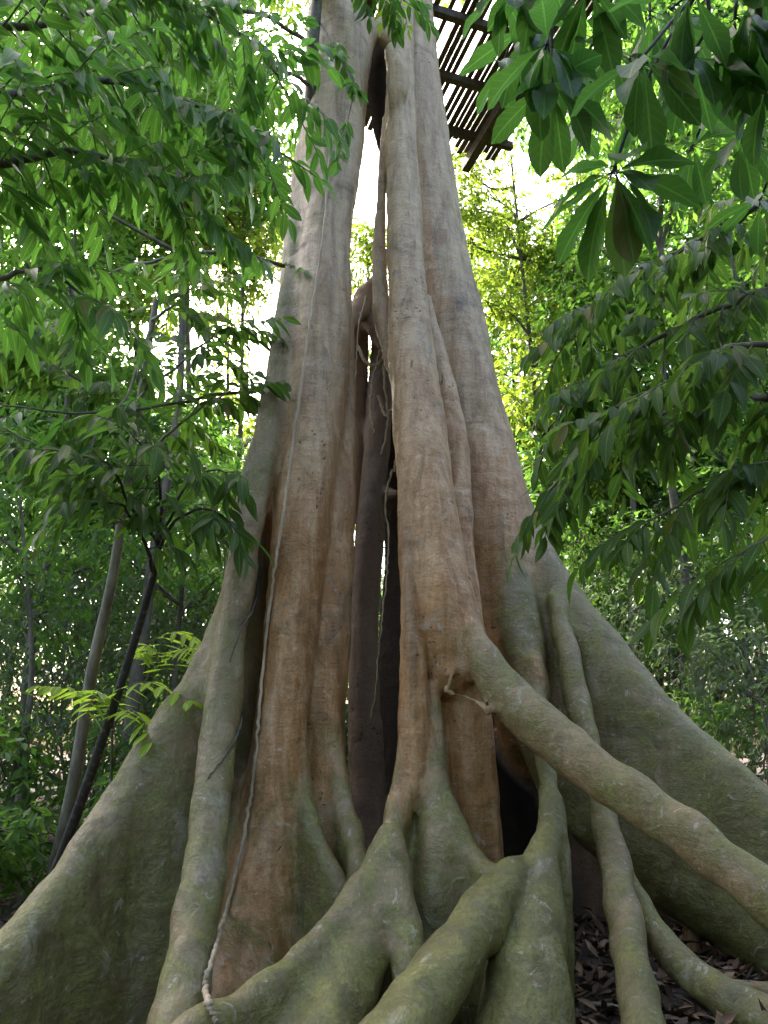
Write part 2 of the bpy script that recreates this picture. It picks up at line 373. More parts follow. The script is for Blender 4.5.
HV = 0.026
LO = np.array([-4.0, 2.7, -0.65]); HI = np.array([4.4, 7.7, 10.6])
DIM = np.ceil((HI - LO) / HV).astype(int)


def seg_dist(X, Yc, Z, s, i):
    """signed distance from points to span i of strand s"""
    a, b = s['P'][i], s['P'][i + 1]; ra, rb = s['r'][i], s['r'][i + 1]
    if not s['wall']:
        d = b - a
        px, py, pz = X - a[0], Yc - a[1], Z - a[2]
        t = np.clip((px * d[0] + py * d[1] + pz * d[2]) / (d @ d + 1e-9), 0, 1)
        return np.sqrt((px - t * d[0]) ** 2 + (py - t * d[1]) ** 2 + (pz - t * d[2]) ** 2) - (ra + (rb - ra) * t)
    d = (b - a)[:2]
    px, py = X - a[0], Yc - a[1]
    t = np.clip((px * d[0] + py * d[1]) / (d @ d + 1e-9), 0, 1)
    r = ra + (rb - ra) * t
    zr = a[2] + (b[2] - a[2]) * t
    dep = np.clip(zr - Z, 0, None)
    over = np.clip(Z - zr, 0, None)
    w = r * (1 + (s['fat'] - 1) * np.clip(dep / 0.9, 0, 1.4))
    if s['cut']: over = over + np.clip(dep - s['cut'] * (np.clip(1.6 - 0.6 * (a[0] - 1.0), 0.8, 2.2) + 3.0 * max(0.0, a[0] - 2.55)), 0, None)
    return np.sqrt((px - t * d[0]) ** 2 + (py - t * d[1]) ** 2 + over ** 2) - w


def smin(a, b, k):
    h = np.maximum(k - np.abs(a - b), 0) / k
    return np.minimum(a, b) - h * h * k * 0.25


def span_box(s, i, m):
    P = s['P'][i:i + 2]; r = s['r'][i:i + 2].max() * (max(1, s['fat']) * 1.3 if s['wall'] else 1) + m
    lo = P.min(0) - r; hi = P.max(0) + r
    if s['wall']: lo[2] = LO[2]
    return lo, hi


def fig_field():
    f = np.full(DIM, 9.0, np.float32)
    ax = [LO[i] + HV * np.arange(DIM[i], dtype=np.float32) for i in range(3)]
    for s in STR:
        m = 0.06 + s['k']
        bx = [span_box(s, i, m) for i in range(len(s['P']) - 1)]
        lo = np.min([b[0] for b in bx], 0); hi = np.max([b[1] for b in bx], 0)
        i0 = np.clip(np.floor((lo - LO) / HV).astype(int), 0, DIM); i1 = np.clip(np.ceil((hi - LO) / HV).astype(int) + 1, 0, DIM)
        if (i1 <= i0).any(): continue
        tmp = np.full(i1 - i0, 9.0, np.float32)
        for i, (l, h) in enumerate(bx):
            j0 = np.clip(np.floor((l - LO) / HV).astype(int), i0, i1); j1 = np.clip(np.ceil((h - LO) / HV).astype(int) + 1, i0, i1)
            if (j1 <= j0).any(): continue
            X = ax[0][j0[0]:j1[0], None, None]; Yc = ax[1][None, j0[1]:j1[1], None]; Z = ax[2][None, None, j0[2]:j1[2]]
            v = tmp[j0[0] - i0[0]:j1[0] - i0[0], j0[1] - i0[1]:j1[1] - i0[1], j0[2] - i0[2]:j1[2] - i0[2]]
            np.minimum(v, seg_dist(X, Yc, Z, s, i), out=v)
        g = f[i0[0]:i1[0], i0[1]:i1[1], i0[2]:i1[2]]
        g[...] = smin(g, tmp, s['k'])
    return f


def surface_nets(f):
    ins = f < 0
    cnt = np.zeros(np.array(f.shape) - 1, np.uint8)
    for dx in (0, 1):
        for dy in (0, 1):
            for dz in (0, 1):
                cnt += ins[dx:f.shape[0] - 1 + dx, dy:f.shape[1] - 1 + dy, dz:f.shape[2] - 1 + dz]
    act = (cnt > 0) & (cnt < 8)
    C = np.argwhere(act)
    idx = np.full(cnt.shape, -1, np.int32); idx[act] = np.arange(len(C), dtype=np.int32)
    corner = {}
    for dx in (0, 1):
        for dy in (0, 1):
            for dz in (0, 1):
                corner[dx, dy, dz] = f[C[:, 0] + dx, C[:, 1] + dy, C[:, 2] + dz]
    acc = np.zeros((len(C), 3)); num = np.zeros(len(C))
    for a in range(3):
        for u in (0, 1):
            for v in (0, 1):
                c0 = [0, 0, 0]; o = [q for q in range(3) if q != a]
                c0[o[0]], c0[o[1]] = u, v
                c1 = list(c0); c1[a] = 1
                f0, f1 = corner[tuple(c0)], corner[tuple(c1)]
                x = (f0 < 0) != (f1 < 0)
                t = np.where(x, f0 / np.where(x, f0 - f1, 1), 0)
                p = np.tile(np.array(c0, float), (len(C), 1)); p[:, a] = t
                acc[x] += p[x]; num += x
    V = LO + HV * (C + acc / num[:, None])
    Q = []
    for a in range(3):
        o = [q for q in range(3) if q != a]
        s0 = [slice(None)] * 3; s1 = [slice(None)] * 3
        s0[a] = slice(0, -1); s1[a] = slice(1, None)
        x = ins[tuple(s0)] != ins[tuple(s1)]
        E = np.argwhere(x)
        E = E[(E[:, o[0]] > 0) & (E[:, o[1]] > 0) & (E[:, o[0]] < f.shape[o[0]] - 1) & (E[:, o[1]] < f.shape[o[1]] - 1)]
        def cell(u, v):
            e = E.copy(); e[:, o[0]] -= u; e[:, o[1]] -= v
            return idx[e[:, 0], e[:, 1], e[:, 2]]
        q = np.stack([cell(1, 1), cell(0, 1), cell(0, 0), cell(1, 0)], 1)
        flip = ins[E[:, 0], E[:, 1], E[:, 2]]
        if a == 1: flip = ~flip
        q[~flip] = q[~flip][:, ::-1]
        Q.append(q)
    Q = np.vstack(Q)
    return V, Q[(Q >= 0).all(1)]


def laplace(V, Q, it, lam):
    E = np.vstack([Q[:, [0, 1]], Q[:, [1, 2]], Q[:, [2, 3]], Q[:, [3, 0]]])
    for _ in range(it):
        acc = np.zeros_like(V); n = np.zeros(len(V))
        for c in range(3):
            acc[:, c] = np.bincount(E[:, 0], V[E[:, 1], c], len(V)) + np.bincount(E[:, 1], V[E[:, 0], c], len(V))
        n = np.bincount(E[:, 0], minlength=len(V)) + np.bincount(E[:, 1], minlength=len(V))
        V = V + lam * (acc / n[:, None] - V)
    return V


def vert_normals(V, Q):
    d = np.cross(V[Q[:, 2]] - V[Q[:, 0]], V[Q[:, 3]] - V[Q[:, 1]])
    N = np.zeros_like(V)
    for j in range(4):
        for c in range(3):
            N[:, c] += np.bincount(Q[:, j], d[:, c], len(V))
    return unit(N)


def build_fig():
    f = fig_field()
    V, Q = surface_nets(f)
    del f
    V = laplace(V, Q, 2, 0.5)
    N = vert_normals(V, Q)
    # lumps, sinews and horizontal wrinkles in the wood itself
    disp = np.empty(len(V))
    for i, v in enumerate(V.tolist()):
        x, y, z = v
        disp[i] = (0.022 * mnoise.noise((x * 7, y * 7, z * 0.5 + 4)) + 0.018 * mnoise.noise((x * 2.2, y * 2.2, z * 1.1)) + 0.013 * mnoise.noise((x * 5, y * 5, z * 2.6 + 9))
                   + 0.007 * mnoise.noise((x * 11 + 3, y * 11, z * 9)) + 0.003 * mnoise.noise((x * 3, y * 3, z * 14)) * (1 + mnoise.noise((x * 2, y * 2, z * 2))))
    V = V + N * disp[:, None]
    N = vert_normals(V, Q)
    # nearest strand and algal film / painted shade value for every vertex
    best = np.full(len(V), 9.0); lab = np.zeros(len(V), int)
    aw = np.full(len(V), 1e-6); av = np.zeros(len(V))
    for si, s in enumerate(STR):
        dmin = np.full(len(V), 9.0)
        for i in range(len(s['P']) - 1):
            l, h = span_box(s, i, 0.25)
            m = np.nonzero(((V >= l) & (V <= h)).all(1))[0]
            if len(m):
                dmin[m] = np.minimum(dmin[m], seg_dist(V[m, 0], V[m, 1], V[m, 2], s, i))
        b = dmin < best
        best[b] = dmin[b]; lab[b] = si
        w = np.exp(-np.clip(dmin, -0.05, 1) / 0.045) * (dmin < 0.3)
        aw += w; av += w * s['algae_shade']
    algae_shade = av / aw
    global FIGBVH
    FIGBVH = BVHTree.FromPolygons(V.tolist(), Q.tolist())
    root = empty('fig_tree', (0.0, 5.6, 0.0), 'giant old fig tree with fluted brown stems, a dark hollow and sprawling mossy buttress roots', 'tree')
    loc = np.array(root.location)
    owner = []; cur = -1
    for s in STR:                       # an unlabelled strand belongs to the last labelled strand of its part
        cur += 1
        if s['label'] is None:
            j = cur - 1
            while not (STR[j]['part'] == s['part'] and STR[j]['label']): j -= 1
            owner.append(owner[j])
        else: owner.append(cur)
    owner = np.array(owner)
    fl = owner[lab[Q]]
    # majority label for each face, first corner wins a tie
    face = np.where(fl[:, 1] == fl[:, 2], fl[:, 1], np.where(fl[:, 0] == fl[:, 3], fl[:, 0], fl[:, 0]))
    for si in sorted(set(face.tolist())):
        q = Q[face == si]
        if len(q) < 30: continue
        u, inv = np.unique(q, return_inverse=True)
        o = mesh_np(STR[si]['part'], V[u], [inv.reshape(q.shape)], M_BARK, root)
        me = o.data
        at_ = me.attributes.new('algae_shade', 'FLOAT', 'POINT'); at_.data.foreach_set('value', algae_shade[u].astype(np.float32))
        me.normals_split_custom_set_from_vertices([tuple(n) for n in N[u].tolist()])
        o['label'] = STR[si]['label']
    return root


FIG = build_fig()


def ground_z(x, y):
    r = math.hypot(x - 0.2, y - 5.6)
    sm = lambda v: (lambda q: q * q * (3 - 2 * q))(min(1.0, max(0.0, v)))
    dip = 0.42 * sm((5.6 - y) / 1.3) * sm((1.0 - x) / 0.9) * sm((y + 4) / 3)        # the ground falls away towards the left front
    return 0.05 * mnoise.noise((x * 0.7, y * 0.7, 0)) + 0.02 * mnoise.noise((x * 2.5, y * 2.5, 3)) + 0.012 * max(0, r - 5) - dip


# ------------------------------------------------------------------ tubes and leaves
class Tubes:
    def __init__(self): self.v = []; self.f = []; self.n = 0

    def add(self, P, r, sides=6, cap=True):
        P = np.asarray(P, float); m = len(P)
        r = np.linspace(r[0], r[1], m) if len(r) == 2 else np.asarray(r, float)
        T = np.gradient(P, axis=0); T = unit(T)
        ref = np.array([0, 0, 1.0]) if abs(T[:, 2]).mean() < 0.8 else np.array([0.0, 1.0, 0])
        U = unit(np.cross(T, ref)); W = np.cross(U, T)
        a = np.linspace(0, 2 * np.pi, sides, endpoint=False)
        ring = P[:, None] + r[:, None, None] * (np.cos(a)[None, :, None] * U[:, None] + np.sin(a)[None, :, None] * W[:, None])
        self.v.append(ring.reshape(-1, 3))
        i = np.arange(m - 1)[:, None] * sides; j = np.arange(sides)[None]; k = (j + 1) % sides
        q = np.stack([i + j, i + k, i + sides + k, i + sides + j], -1).reshape(-1, 4) + self.n
        self.f.append(q); self.n += m * sides

    def build(self, name, mat, parent=None):
        if not self.v: return None
        return mesh_np(name, np.vstack(self.v), [np.vstack(self.f)], mat, parent)


def prof_elliptic(u): return np.sin(np.pi * u ** 0.92) ** 0.85 * (1 - 0.15 * u)
def prof_obovate(u): return np.sin(np.pi * u ** 1.55) ** 0.8
def prof_lance(u): return np.sin(np.pi * u ** 0.75) ** 1.1


class Leaves:
    def __init__(self): self.B = []; self.D = []; self.N = []; self.L = []; self.W = []

    def add(self, b, d, n, l, w):
        self.B.append(np.atleast_2d(b)); self.D.append(np.atleast_2d(d)); self.N.append(np.atleast_2d(n))
        self.L.append(np.atleast_1d(l)); self.W.append(np.atleast_1d(w))

    def build(self, name, mat, parent=None, segs=5, prof=prof_elliptic, fold=0.22, droop=0.22, wave=0.0):
        B = np.vstack(self.B); D = unit(np.vstack(self.D)); N = np.vstack(self.N)
        L = np.concatenate(self.L)[:, None]; W = np.concatenate(self.W)[:, None]
        S = unit(np.cross(D, N)); N = np.cross(S, D)
        n = len(B)
        dr = droop * (0.4 + 1.2 * rng.random((n, 1))); fo = fold * (0.3 + 1.4 * rng.random((n, 1)))
        tw = rng.normal(0, 0.35, (n, 1))
        pts = []
        us = np.linspace(0, 1, segs + 1)
        def P(u, v):
            w = prof(np.array(u)) * W * 0.5
            a = tw * u
            side = S * np.cos(a) + N * np.sin(a); up = N * np.cos(a) - S * np.sin(a)
            wv = wave * np.sin(u * 11 + v) * w if wave and v else 0
            return B + D * (L * u) + side * (w * v) + up * (np.abs(v) * w * fo * 1.4 + wv) - N * (dr * L * u * u)
        pts.append(P(0.0, 0))
        for u in us[1:-1]:
            for v in (-1, 0, 1): pts.append(P(u, v))
        pts.append(P(1.0, 0))
        if segs == 1:           # small far leaf: two halves folded along the midrib
            pts = [P(0.0, 0), P(0.5, -1), P(0.5, 1), P(1.0, 0)]
            f3 = np.array([[0, 2, 3], [0, 3, 1]]); f4 = np.zeros((0, 4), int)
        else:
            f3 = []; f4 = []
            f3 += [[0, 2, 1], [0, 3, 2]]
            for i in range(segs - 2):
                a = 1 + 3 * i; b = a + 3
                f4 += [[a, a + 1, b + 1, b], [a + 1, a + 2, b + 2, b + 1]]
            e = 1 + 3 * (segs - 2); tip = e + 3
            f3 += [[e, e + 1, tip], [e + 1, e + 2, tip]]
            f3 = np.array(f3); f4 = np.array(f4, int).reshape(-1, 4)
        k = len(pts)
        V = np.stack(pts, 1).reshape(-1, 3)
        off = (np.arange(n) * k)[:, None, None]
        F3 = (f3[None] + off).reshape(-1, 3); F4 = (f4[None] + off).reshape(-1, 4)
        o = mesh_np(name, V, [F3, F4], mat, parent)
        if segs >= 5:
            uv = [(0, 0, 1)] + [(u, v, 1) for u in us[1:-1] for v in (-1, 0, 1)] + [(1, 0, 1)]
            a_ = o.data.attributes.new('leafuv', 'FLOAT_VECTOR', 'POINT')
            a_.data.foreach_set('vector', np.tile(np.array(uv, np.float32), (n, 1)).ravel())
        return o


def rdir(n=1): return unit(rng.normal(size=(n, 3)))


def twig(T, L, p, d, length, n_leaf, ll, lw, droop=0.5, r=0.004, up=0.75, hang=0.35, end=True):
    """a drooping twig with alternate leaves"""
    m = 6
    P = [np.array(p, float)]; d = unit(d)
    for i in range(m):
        d = unit(d + np.array([0, 0, -droop / m]) + rng.normal(0, 0.07, 3))
        P.append(P[-1] + d * length / m)
    P = np.array(P)
    T.add(P, (r, r * 0.35), 4)
    tt = np.linspace(0.12, 1.0, n_leaf)
    for i, t in enumerate(tt):
        x = t * m; j = min(int(x), m - 1); b = P[j] + (P[j + 1] - P[j]) * (x - j)
        ax = unit(P[j + 1] - P[j])
        s = unit(np.cross(ax, [0, 0, 1]) + 1e-3) * (1 if i % 2 else -1)
        if i == n_leaf - 1: s = s * 0.15
        dd = ax * (0.55 + 0.35 * t) + s * rng.uniform(0.55, 1.0) + np.array([0, 0, -hang * rng.uniform(0.3, 1.6)]) + rng.normal(0, 0.13, 3)
        nn = np.array([0, 0, up]) + rng.normal(0, 0.3, 3)
        sc = rng.uniform(0.7, 1.15)
        L.add(b, dd, nn, ll * sc, lw * sc * rng.uniform(0.85, 1.15))
    return P[-1]


def branch(T, L, pts, r, n_twig, tl, n_leaf, ll, lw, droop=0.5, t0=0.15, hang=0.35, side=None):
    P = spline([at(*p) if len(p) == 3 else p[1:] for p in pts], 6)
    P = P + np.cumsum(rng.normal(0, 0.006, P.shape), 0)
    T.add(P, r, 7)
    for i in range(n_twig):
        t = t0 + (1 - t0) * (i + rng.random()) / n_twig
        x = t * (len(P) - 1); j = min(int(x), len(P) - 2)
        b = P[j] + (P[j + 1] - P[j]) * (x - j)
        ax = unit(P[j + 1] - P[j])
        s = unit(np.cross(ax, [0, 0, 1])) * (1 if i % 2 else -1)
        d = ax * rng.uniform(0.2, 0.9) + s * rng.uniform(0.4, 1) + np.array([0, 0, rng.uniform(-0.6, 0.35)])
        twig(T, L, b, d, tl * rng.uniform(0.6, 1.25), n_leaf, ll, lw, droop, max(0.003, r[1] * 0.6), hang=hang)
    twig(T, L, P[-1], P[-1] - P[-2], tl, n_leaf, ll, lw, droop, r[1], hang=hang)
    return P


def cloud(L, c, rx, n_spray, n_leaf, ll, lw, spread=0.3, shell=0.35, hang=0.45):
    """leaf sprays through an uneven ellipsoid"""
    rx = np.array(rx, float)
    d = rdir(n_spray); rr = (shell + (1 - shell) * rng.random((n_spray, 1)) ** 0.6)
    # lobes make the outline uneven
    lob = 1 + 0.22 * np.sin(d[:, :1] * 5 + c[0] * 3) * np.sin(d[:, 2:] * 6 + c[1]) + 0.18 * rng.normal(size=(n_spray, 1))
    C = c + d * rr * rx * lob
    ax = unit(d * 0.7 + rng.normal(0, 0.5, (n_spray, 3)) + np.array([0, 0, -0.25]))
    t = np.linspace(0, 1, n_leaf)
    base = C[:, None] + ax[:, None] * (t[None, :, None] - 0.5) * spread
    sd = unit(np.cross(ax, [0, 0, 1]))[:, None] * np.where(np.arange(n_leaf) % 2, 1, -1)[None, :, None]
    D = ax[:, None] * 0.6 + sd * 0.8 + np.array([0, 0, -hang]) + rng.normal(0, 0.3, base.shape)
    N = np.array([0, 0, 0.8]) + rng.normal(0, 0.45, base.shape)
    k = n_spray * n_leaf; sc = rng.uniform(0.65, 1.2, k)
    L.add(base.reshape(-1, 3), D.reshape(-1, 3), N.reshape(-1, 3), ll * sc, lw * sc)


def clump_tree(name, label, cat, foot_p, clumps, mat, wood, dens, ll, lw, trunk_r=0.08, group=None, n_leaf=6, spread=0.3, top=None, shell=0.3, hang=0.45, segs=1, limbs=True, lean=0.25):
    """clumps: (px, py, Y, radius_px) or world (x, y, z, r) flagged with 'w'"""
    root = empty(name, foot_p, label, cat, group)
    T = Tubes(); L = Leaves()
    C = []
    for c in clumps:
        if c[0] == 'w': C.append((np.array(c[1:4], float), c[4]))
        else:
            p = at(*c[:3]); C.append((p, rad(c[3], p)))
    cen = np.mean([c[0] for c in C], 0); zt = max(c[0][2] for c in C)
    topp = np.array([cen[0], cen[1], zt]) if top is None else np.array(top, float)
    f = np.array(foot_p, float)
    midp = f + (topp - f) * 0.5 + np.array([rng.normal(0, lean), rng.normal(0, lean), 0])
    TP = spline([f + [0, 0, -0.1], f + (midp - f) * 0.5 + rng.normal(0, lean * 0.3, 3) * [1, 1, 0], midp, topp], 8)
    T.add(TP, (trunk_r, trunk_r * 0.25), 8)
    for p, r in C:
        if limbs:
            zz = TP[:, 2]; j = int(np.argmin(np.abs(zz - (p[2] - r * 0.9)))); j = max(j, 6)
            j = min(j, len(TP) - 2)
            a = TP[j]; mpt = a + (p - a) * 0.5 + rng.normal(0, 0.12, 3)
            T.add(spline([a, mpt, p], 5), (trunk_r * 0.38, 0.008), 5)
            for q in range(4):
                e = p + rdir()[0] * r * 0.85
                T.add(spline([mpt + (p - mpt) * rng.random(), (mpt + e) / 2 + rng.normal(0, 0.06, 3), e], 4), (trunk_r * 0.14 + 0.003, 0.003), 4)
        vol = r ** 2
        ns = max(12, int(dens * vol))
        cloud(L, p, (r * 1.05, r * 1.05, r * 0.85), ns, n_leaf, ll, lw, spread, shell, hang)
    T.build('trunk', wood, root)
    L.build('crown', mat, root, segs=segs)
    return root


# leaf paints (leaf colours; the lime one raised in place of sunlight)
LM_NEAR = leaf_material('leaf_broad', (0.035, 0.085, 0.018), (0.17, 0.40, 0.05), 0.42, 0.38, 0.3)
LM_BIG = leaf_material('leaf_umbrella', (0.026, 0.068, 0.015), (0.12, 0.31, 0.045), 0.34, 0.42, 0.35)
LM_DARK = leaf_material('leaf_dark', (0.032, 0.066, 0.018), (0.16, 0.32, 0.04), 0.36, 0.45, 0.35, 0.13)
LM_MID = leaf_material('leaf_mid', (0.045, 0.10, 0.022), (0.24, 0.48, 0.06), 0.45, 0.42, 0.35)
LM_FAR = leaf_material('leaf_forest', (0.048, 0.105, 0.026), (0.21, 0.43, 0.06), 0.42, 0.42, 0.4)
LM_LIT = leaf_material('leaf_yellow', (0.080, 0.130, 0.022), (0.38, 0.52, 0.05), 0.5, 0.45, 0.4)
LM_GREY = leaf_material('leaf_greygreen', (0.085, 0.125, 0.065), (0.24, 0.38, 0.12), 0.3, 0.35, 0.3)
LM_LIME = leaf_material('leaf_lime', (0.17, 0.30, 0.03), (0.55, 0.78, 0.07), 0.5, 0.4, 0.15)  # brightened to stand in for sun on the seedlings

# ------------------------------------------------------------------ trees and plants
def near_tree(name, label, cat, foot_p, trunk, tr, branches, mat, wood, ll, lw, n_leaf=9, tl=0.5, prof=prof_elliptic, segs=6,
              droop=0.5, hang=0.35, group=None, fold=0.22, ldroop=0.25, t0=0.15):
    """trunk and branches are lists of pixel+distance points (or ('w', x, y, z))"""
    root = empty(name, foot_p, label, cat, group)
    T = Tubes(); W = Tubes(); L = Leaves()
    P = [np.array(foot_p, float) - [0, 0, 0.1]] + [at(*p) if len(p) == 3 else np.array(p[1:], float) for p in trunk]
    T.add(spline(P, 8), tr, 9)
    for b in branches:
        pts, r, nt = b[:3]
        branch(T if r[0] > 0.012 else W, L, pts, r, nt, b[3] if len(b) > 3 else tl, n_leaf, ll, lw, droop, t0, hang)
    T.build('trunk', wood, root)
    if W.v: W.build('branches', wood, root)
    L.build('crown', mat, root, segs=segs, prof=prof, fold=fold, droop=ldroop)
    return root


# slender tree squeezed against the left stem of the fig, its boughs reaching left over the gap
near_tree('slender_tree', 'slender grey tree squeezed against the giant fig, its long thin boughs reaching left', 'tree',
          foot(330, 6.5), [(318, 500, 6.5), (312, 330, 6.4), (304, 190, 6.2), (311, 110, 5.75), (313, 50, 5.5), (318, -10, 5.4), (322, -80, 5.4)], (0.075, 0.045),
          [([(313, 46, 5.5), (296, 32, 5.2), (262, 10, 4.9), (215, 12, 4.6), (165, 32, 4.3), (100, 40, 4.0)], (0.024, 0.008), 12),
           ([(308, 84, 5.6), (286, 72, 5.3), (240, 66, 5.0), (190, 60, 4.7), (120, 50, 4.4)], (0.022, 0.008), 10),
           ([(300, 240, 6.2), (286, 264, 5.9), (245, 257, 5.5), (190, 257, 5.2), (130, 270, 4.9), (60, 292, 4.6)], (0.024, 0.008), 9, 0.42),
           ([(292, 380, 6.3), (270, 392, 6.0), (215, 396, 5.6), (150, 408, 5.3), (70, 414, 5.0), (10, 408, 4.8)], (0.020, 0.006), 5, 0.35),
           ([(318, 0, 5.4), (290, -18, 5.0), (240, -40, 4.6), (180, -50, 4.2)], (0.024, 0.008), 11),
           ([(317, 20, 5.45), (332, 44, 5.3), (346, 70, 5.25), (352, 100, 5.2), (341, 150, 5.15)], (0.010, 0.004), 6, 0.22),
           ([(320, -40, 5.4), (350, -30, 5.2), (385, -14, 5.2), (410, 0, 5.25)], (0.014, 0.005), 8, 0.3)],
          LM_NEAR, M_TWIG, 0.19, 0.066, 9, 0.45)

# broad-leaved tree leaning in from the left
near_tree('broad_leaved_tree', 'broad leaved tree off to the left, its dark foliage drooping over the upper left corner', 'tree',
          foot(-800, 3.0), [('w', -3.3, 3.0, 2.2), ('w', -3.0, 3.1, 4.2), ('w', -2.8, 3.2, 6.0)], (0.11, 0.05),
          [([('w', -3.05, 3.05, 3.9), (-60, 40, 3.0), (40, 20, 3.1), (120, 0, 3.3), (190, -20, 3.4)], (0.03, 0.01), 28),
           ([('w', -3.1, 3.0, 3.6), (-60, 120, 2.9), (30, 100, 3.0), (110, 92, 3.2), (190, 110, 3.4), (240, 140, 3.5)], (0.03, 0.01), 30),
           ([('w', -3.15, 3.0, 3.2), (-60, 200, 3.0), (20, 170, 3.1), (90, 165, 3.3), (150, 185, 3.5), (200, 215, 3.6)], (0.028, 0.008), 25),
           ([('w', -3.0, 3.1, 4.3), (-60, -20, 3.1), (60, -30, 3.2), (160, -10, 3.4), (250, 40, 3.8), (285, 90, 4.2)], (0.028, 0.008), 28),
           ([('w', -3.2, 3.0, 2.8), (-60, 300, 3.2), (0, 275, 3.3), (50, 275, 3.5), (90, 300, 3.6)], (0.022, 0.007), 12)],
          LM_NEAR, M_TWIG, 0.185, 0.062, 12, 0.5, hang=0.6)

# pale sapling and dark sapling at the left
near_tree('pale_sapling', 'pale barked sapling leaning beside the black stemmed one, with a high dark bushy crown', 'sapling',
          foot(44, 6.6), [(72, 790, 6.4), (92, 670, 6.2), (112, 580, 6.0), (124, 500, 5.9), (140, 400, 5.8), (156, 300, 5.7)], (0.058, 0.026),
          [([(122, 520, 5.9), (90, 480, 5.6), (50, 450, 5.3), (5, 430, 5.1)], (0.018, 0.006), 10),
           ([(128, 480, 5.9), (165, 440, 5.7), (205, 410, 5.6), (236, 395, 5.5)], (0.018, 0.006), 11),
           ([(134, 440, 5.85), (105, 400, 5.6), (60, 370, 5.3), (10, 350, 5.1)], (0.018, 0.006), 12),
           ([(140, 400, 5.8), (175, 370, 5.6), (205, 345, 5.5), (230, 330, 5.4)], (0.016, 0.006), 11),
           ([(146, 360, 5.75), (120, 330, 5.5), (80, 320, 5.3), (40, 330, 5.1)], (0.016, 0.006), 10),
           ([(152, 320, 5.7), (175, 305, 5.6), (190, 290, 5.5), (200, 280, 5.5)], (0.014, 0.006), 7),
           ([(150, 330, 5.7), (130, 390, 5.3), (110, 420, 5.1), (90, 450, 5.0)], (0.014, 0.006), 9)],
          LM_DARK, M_PALESTEM, 0.19, 0.072, 11, 0.46, hang=0.5)
near_tree('dark_sapling', 'thin black stemmed sapling leaning right, its leaves drooping in a bunch at the top', 'sapling',
          foot(26, 5.9), [(56, 870, 5.75), (98, 752, 5.5), (130, 655, 5.3), (154, 572, 5.1), (160, 530, 5.0)], (0.044, 0.022),
          [([(154, 572, 5.1), (142, 530, 4.8), (120, 505, 4.6), (95, 500, 4.5)], (0.014, 0.006), 6),
           ([(157, 555, 5.05), (175, 525, 4.9), (200, 512, 4.8), (222, 518, 4.7)], (0.014, 0.006), 6),
           ([(160, 530, 5.0), (158, 490, 4.8), (150, 460, 4.6), (140, 445, 4.5)], (0.014, 0.006), 7),
           ([(160, 535, 5.0), (182, 490, 4.9), (205, 470, 4.9), (225, 470, 4.8)], (0.012, 0.005), 6),
           ([(158, 545, 5.0), (130, 500, 4.7), (110, 460, 4.5), (80, 450, 4.4)], (0.012, 0.005), 7)],
          LM_DARK, M_DARKSTEM, 0.22, 0.068, 8, 0.36, hang=0.7)


def whorl(T, L, c, stem_from, n, ll, lw, up=0.15, r=0.006):
    c = np.array(c, float)
    P = spline([stem_from, (np.array(stem_from) + c) / 2 + rng.normal(0, 0.02, 3), c], 6)
    T.add(P, (r * 1.4, r), 6)
    ax = unit(c - np.array(stem_from))
    a0 = rng.random() * 6.3
    for i in range(n):
        a = a0 + i * 6.283 / n + rng.normal(0, 0.15)
        h = np.array([math.cos(a), math.sin(a), 0])
        e = rng.uniform(-1.9, -0.15)
        d = h + np.array([0, 0, e])
        b = c + ax * rng.uniform(-0.03, 0.01)
        nn = np.array([0, 0, 1.0]) + h * 0.4
        s = rng.uniform(0.75, 1.12)
        st = b + unit(d) * 0.03
        T.add(np.array([b, (b + st) / 2, st]), (0.003, 0.003), 4)
        L.add(st, d, nn, ll * s, lw * s)


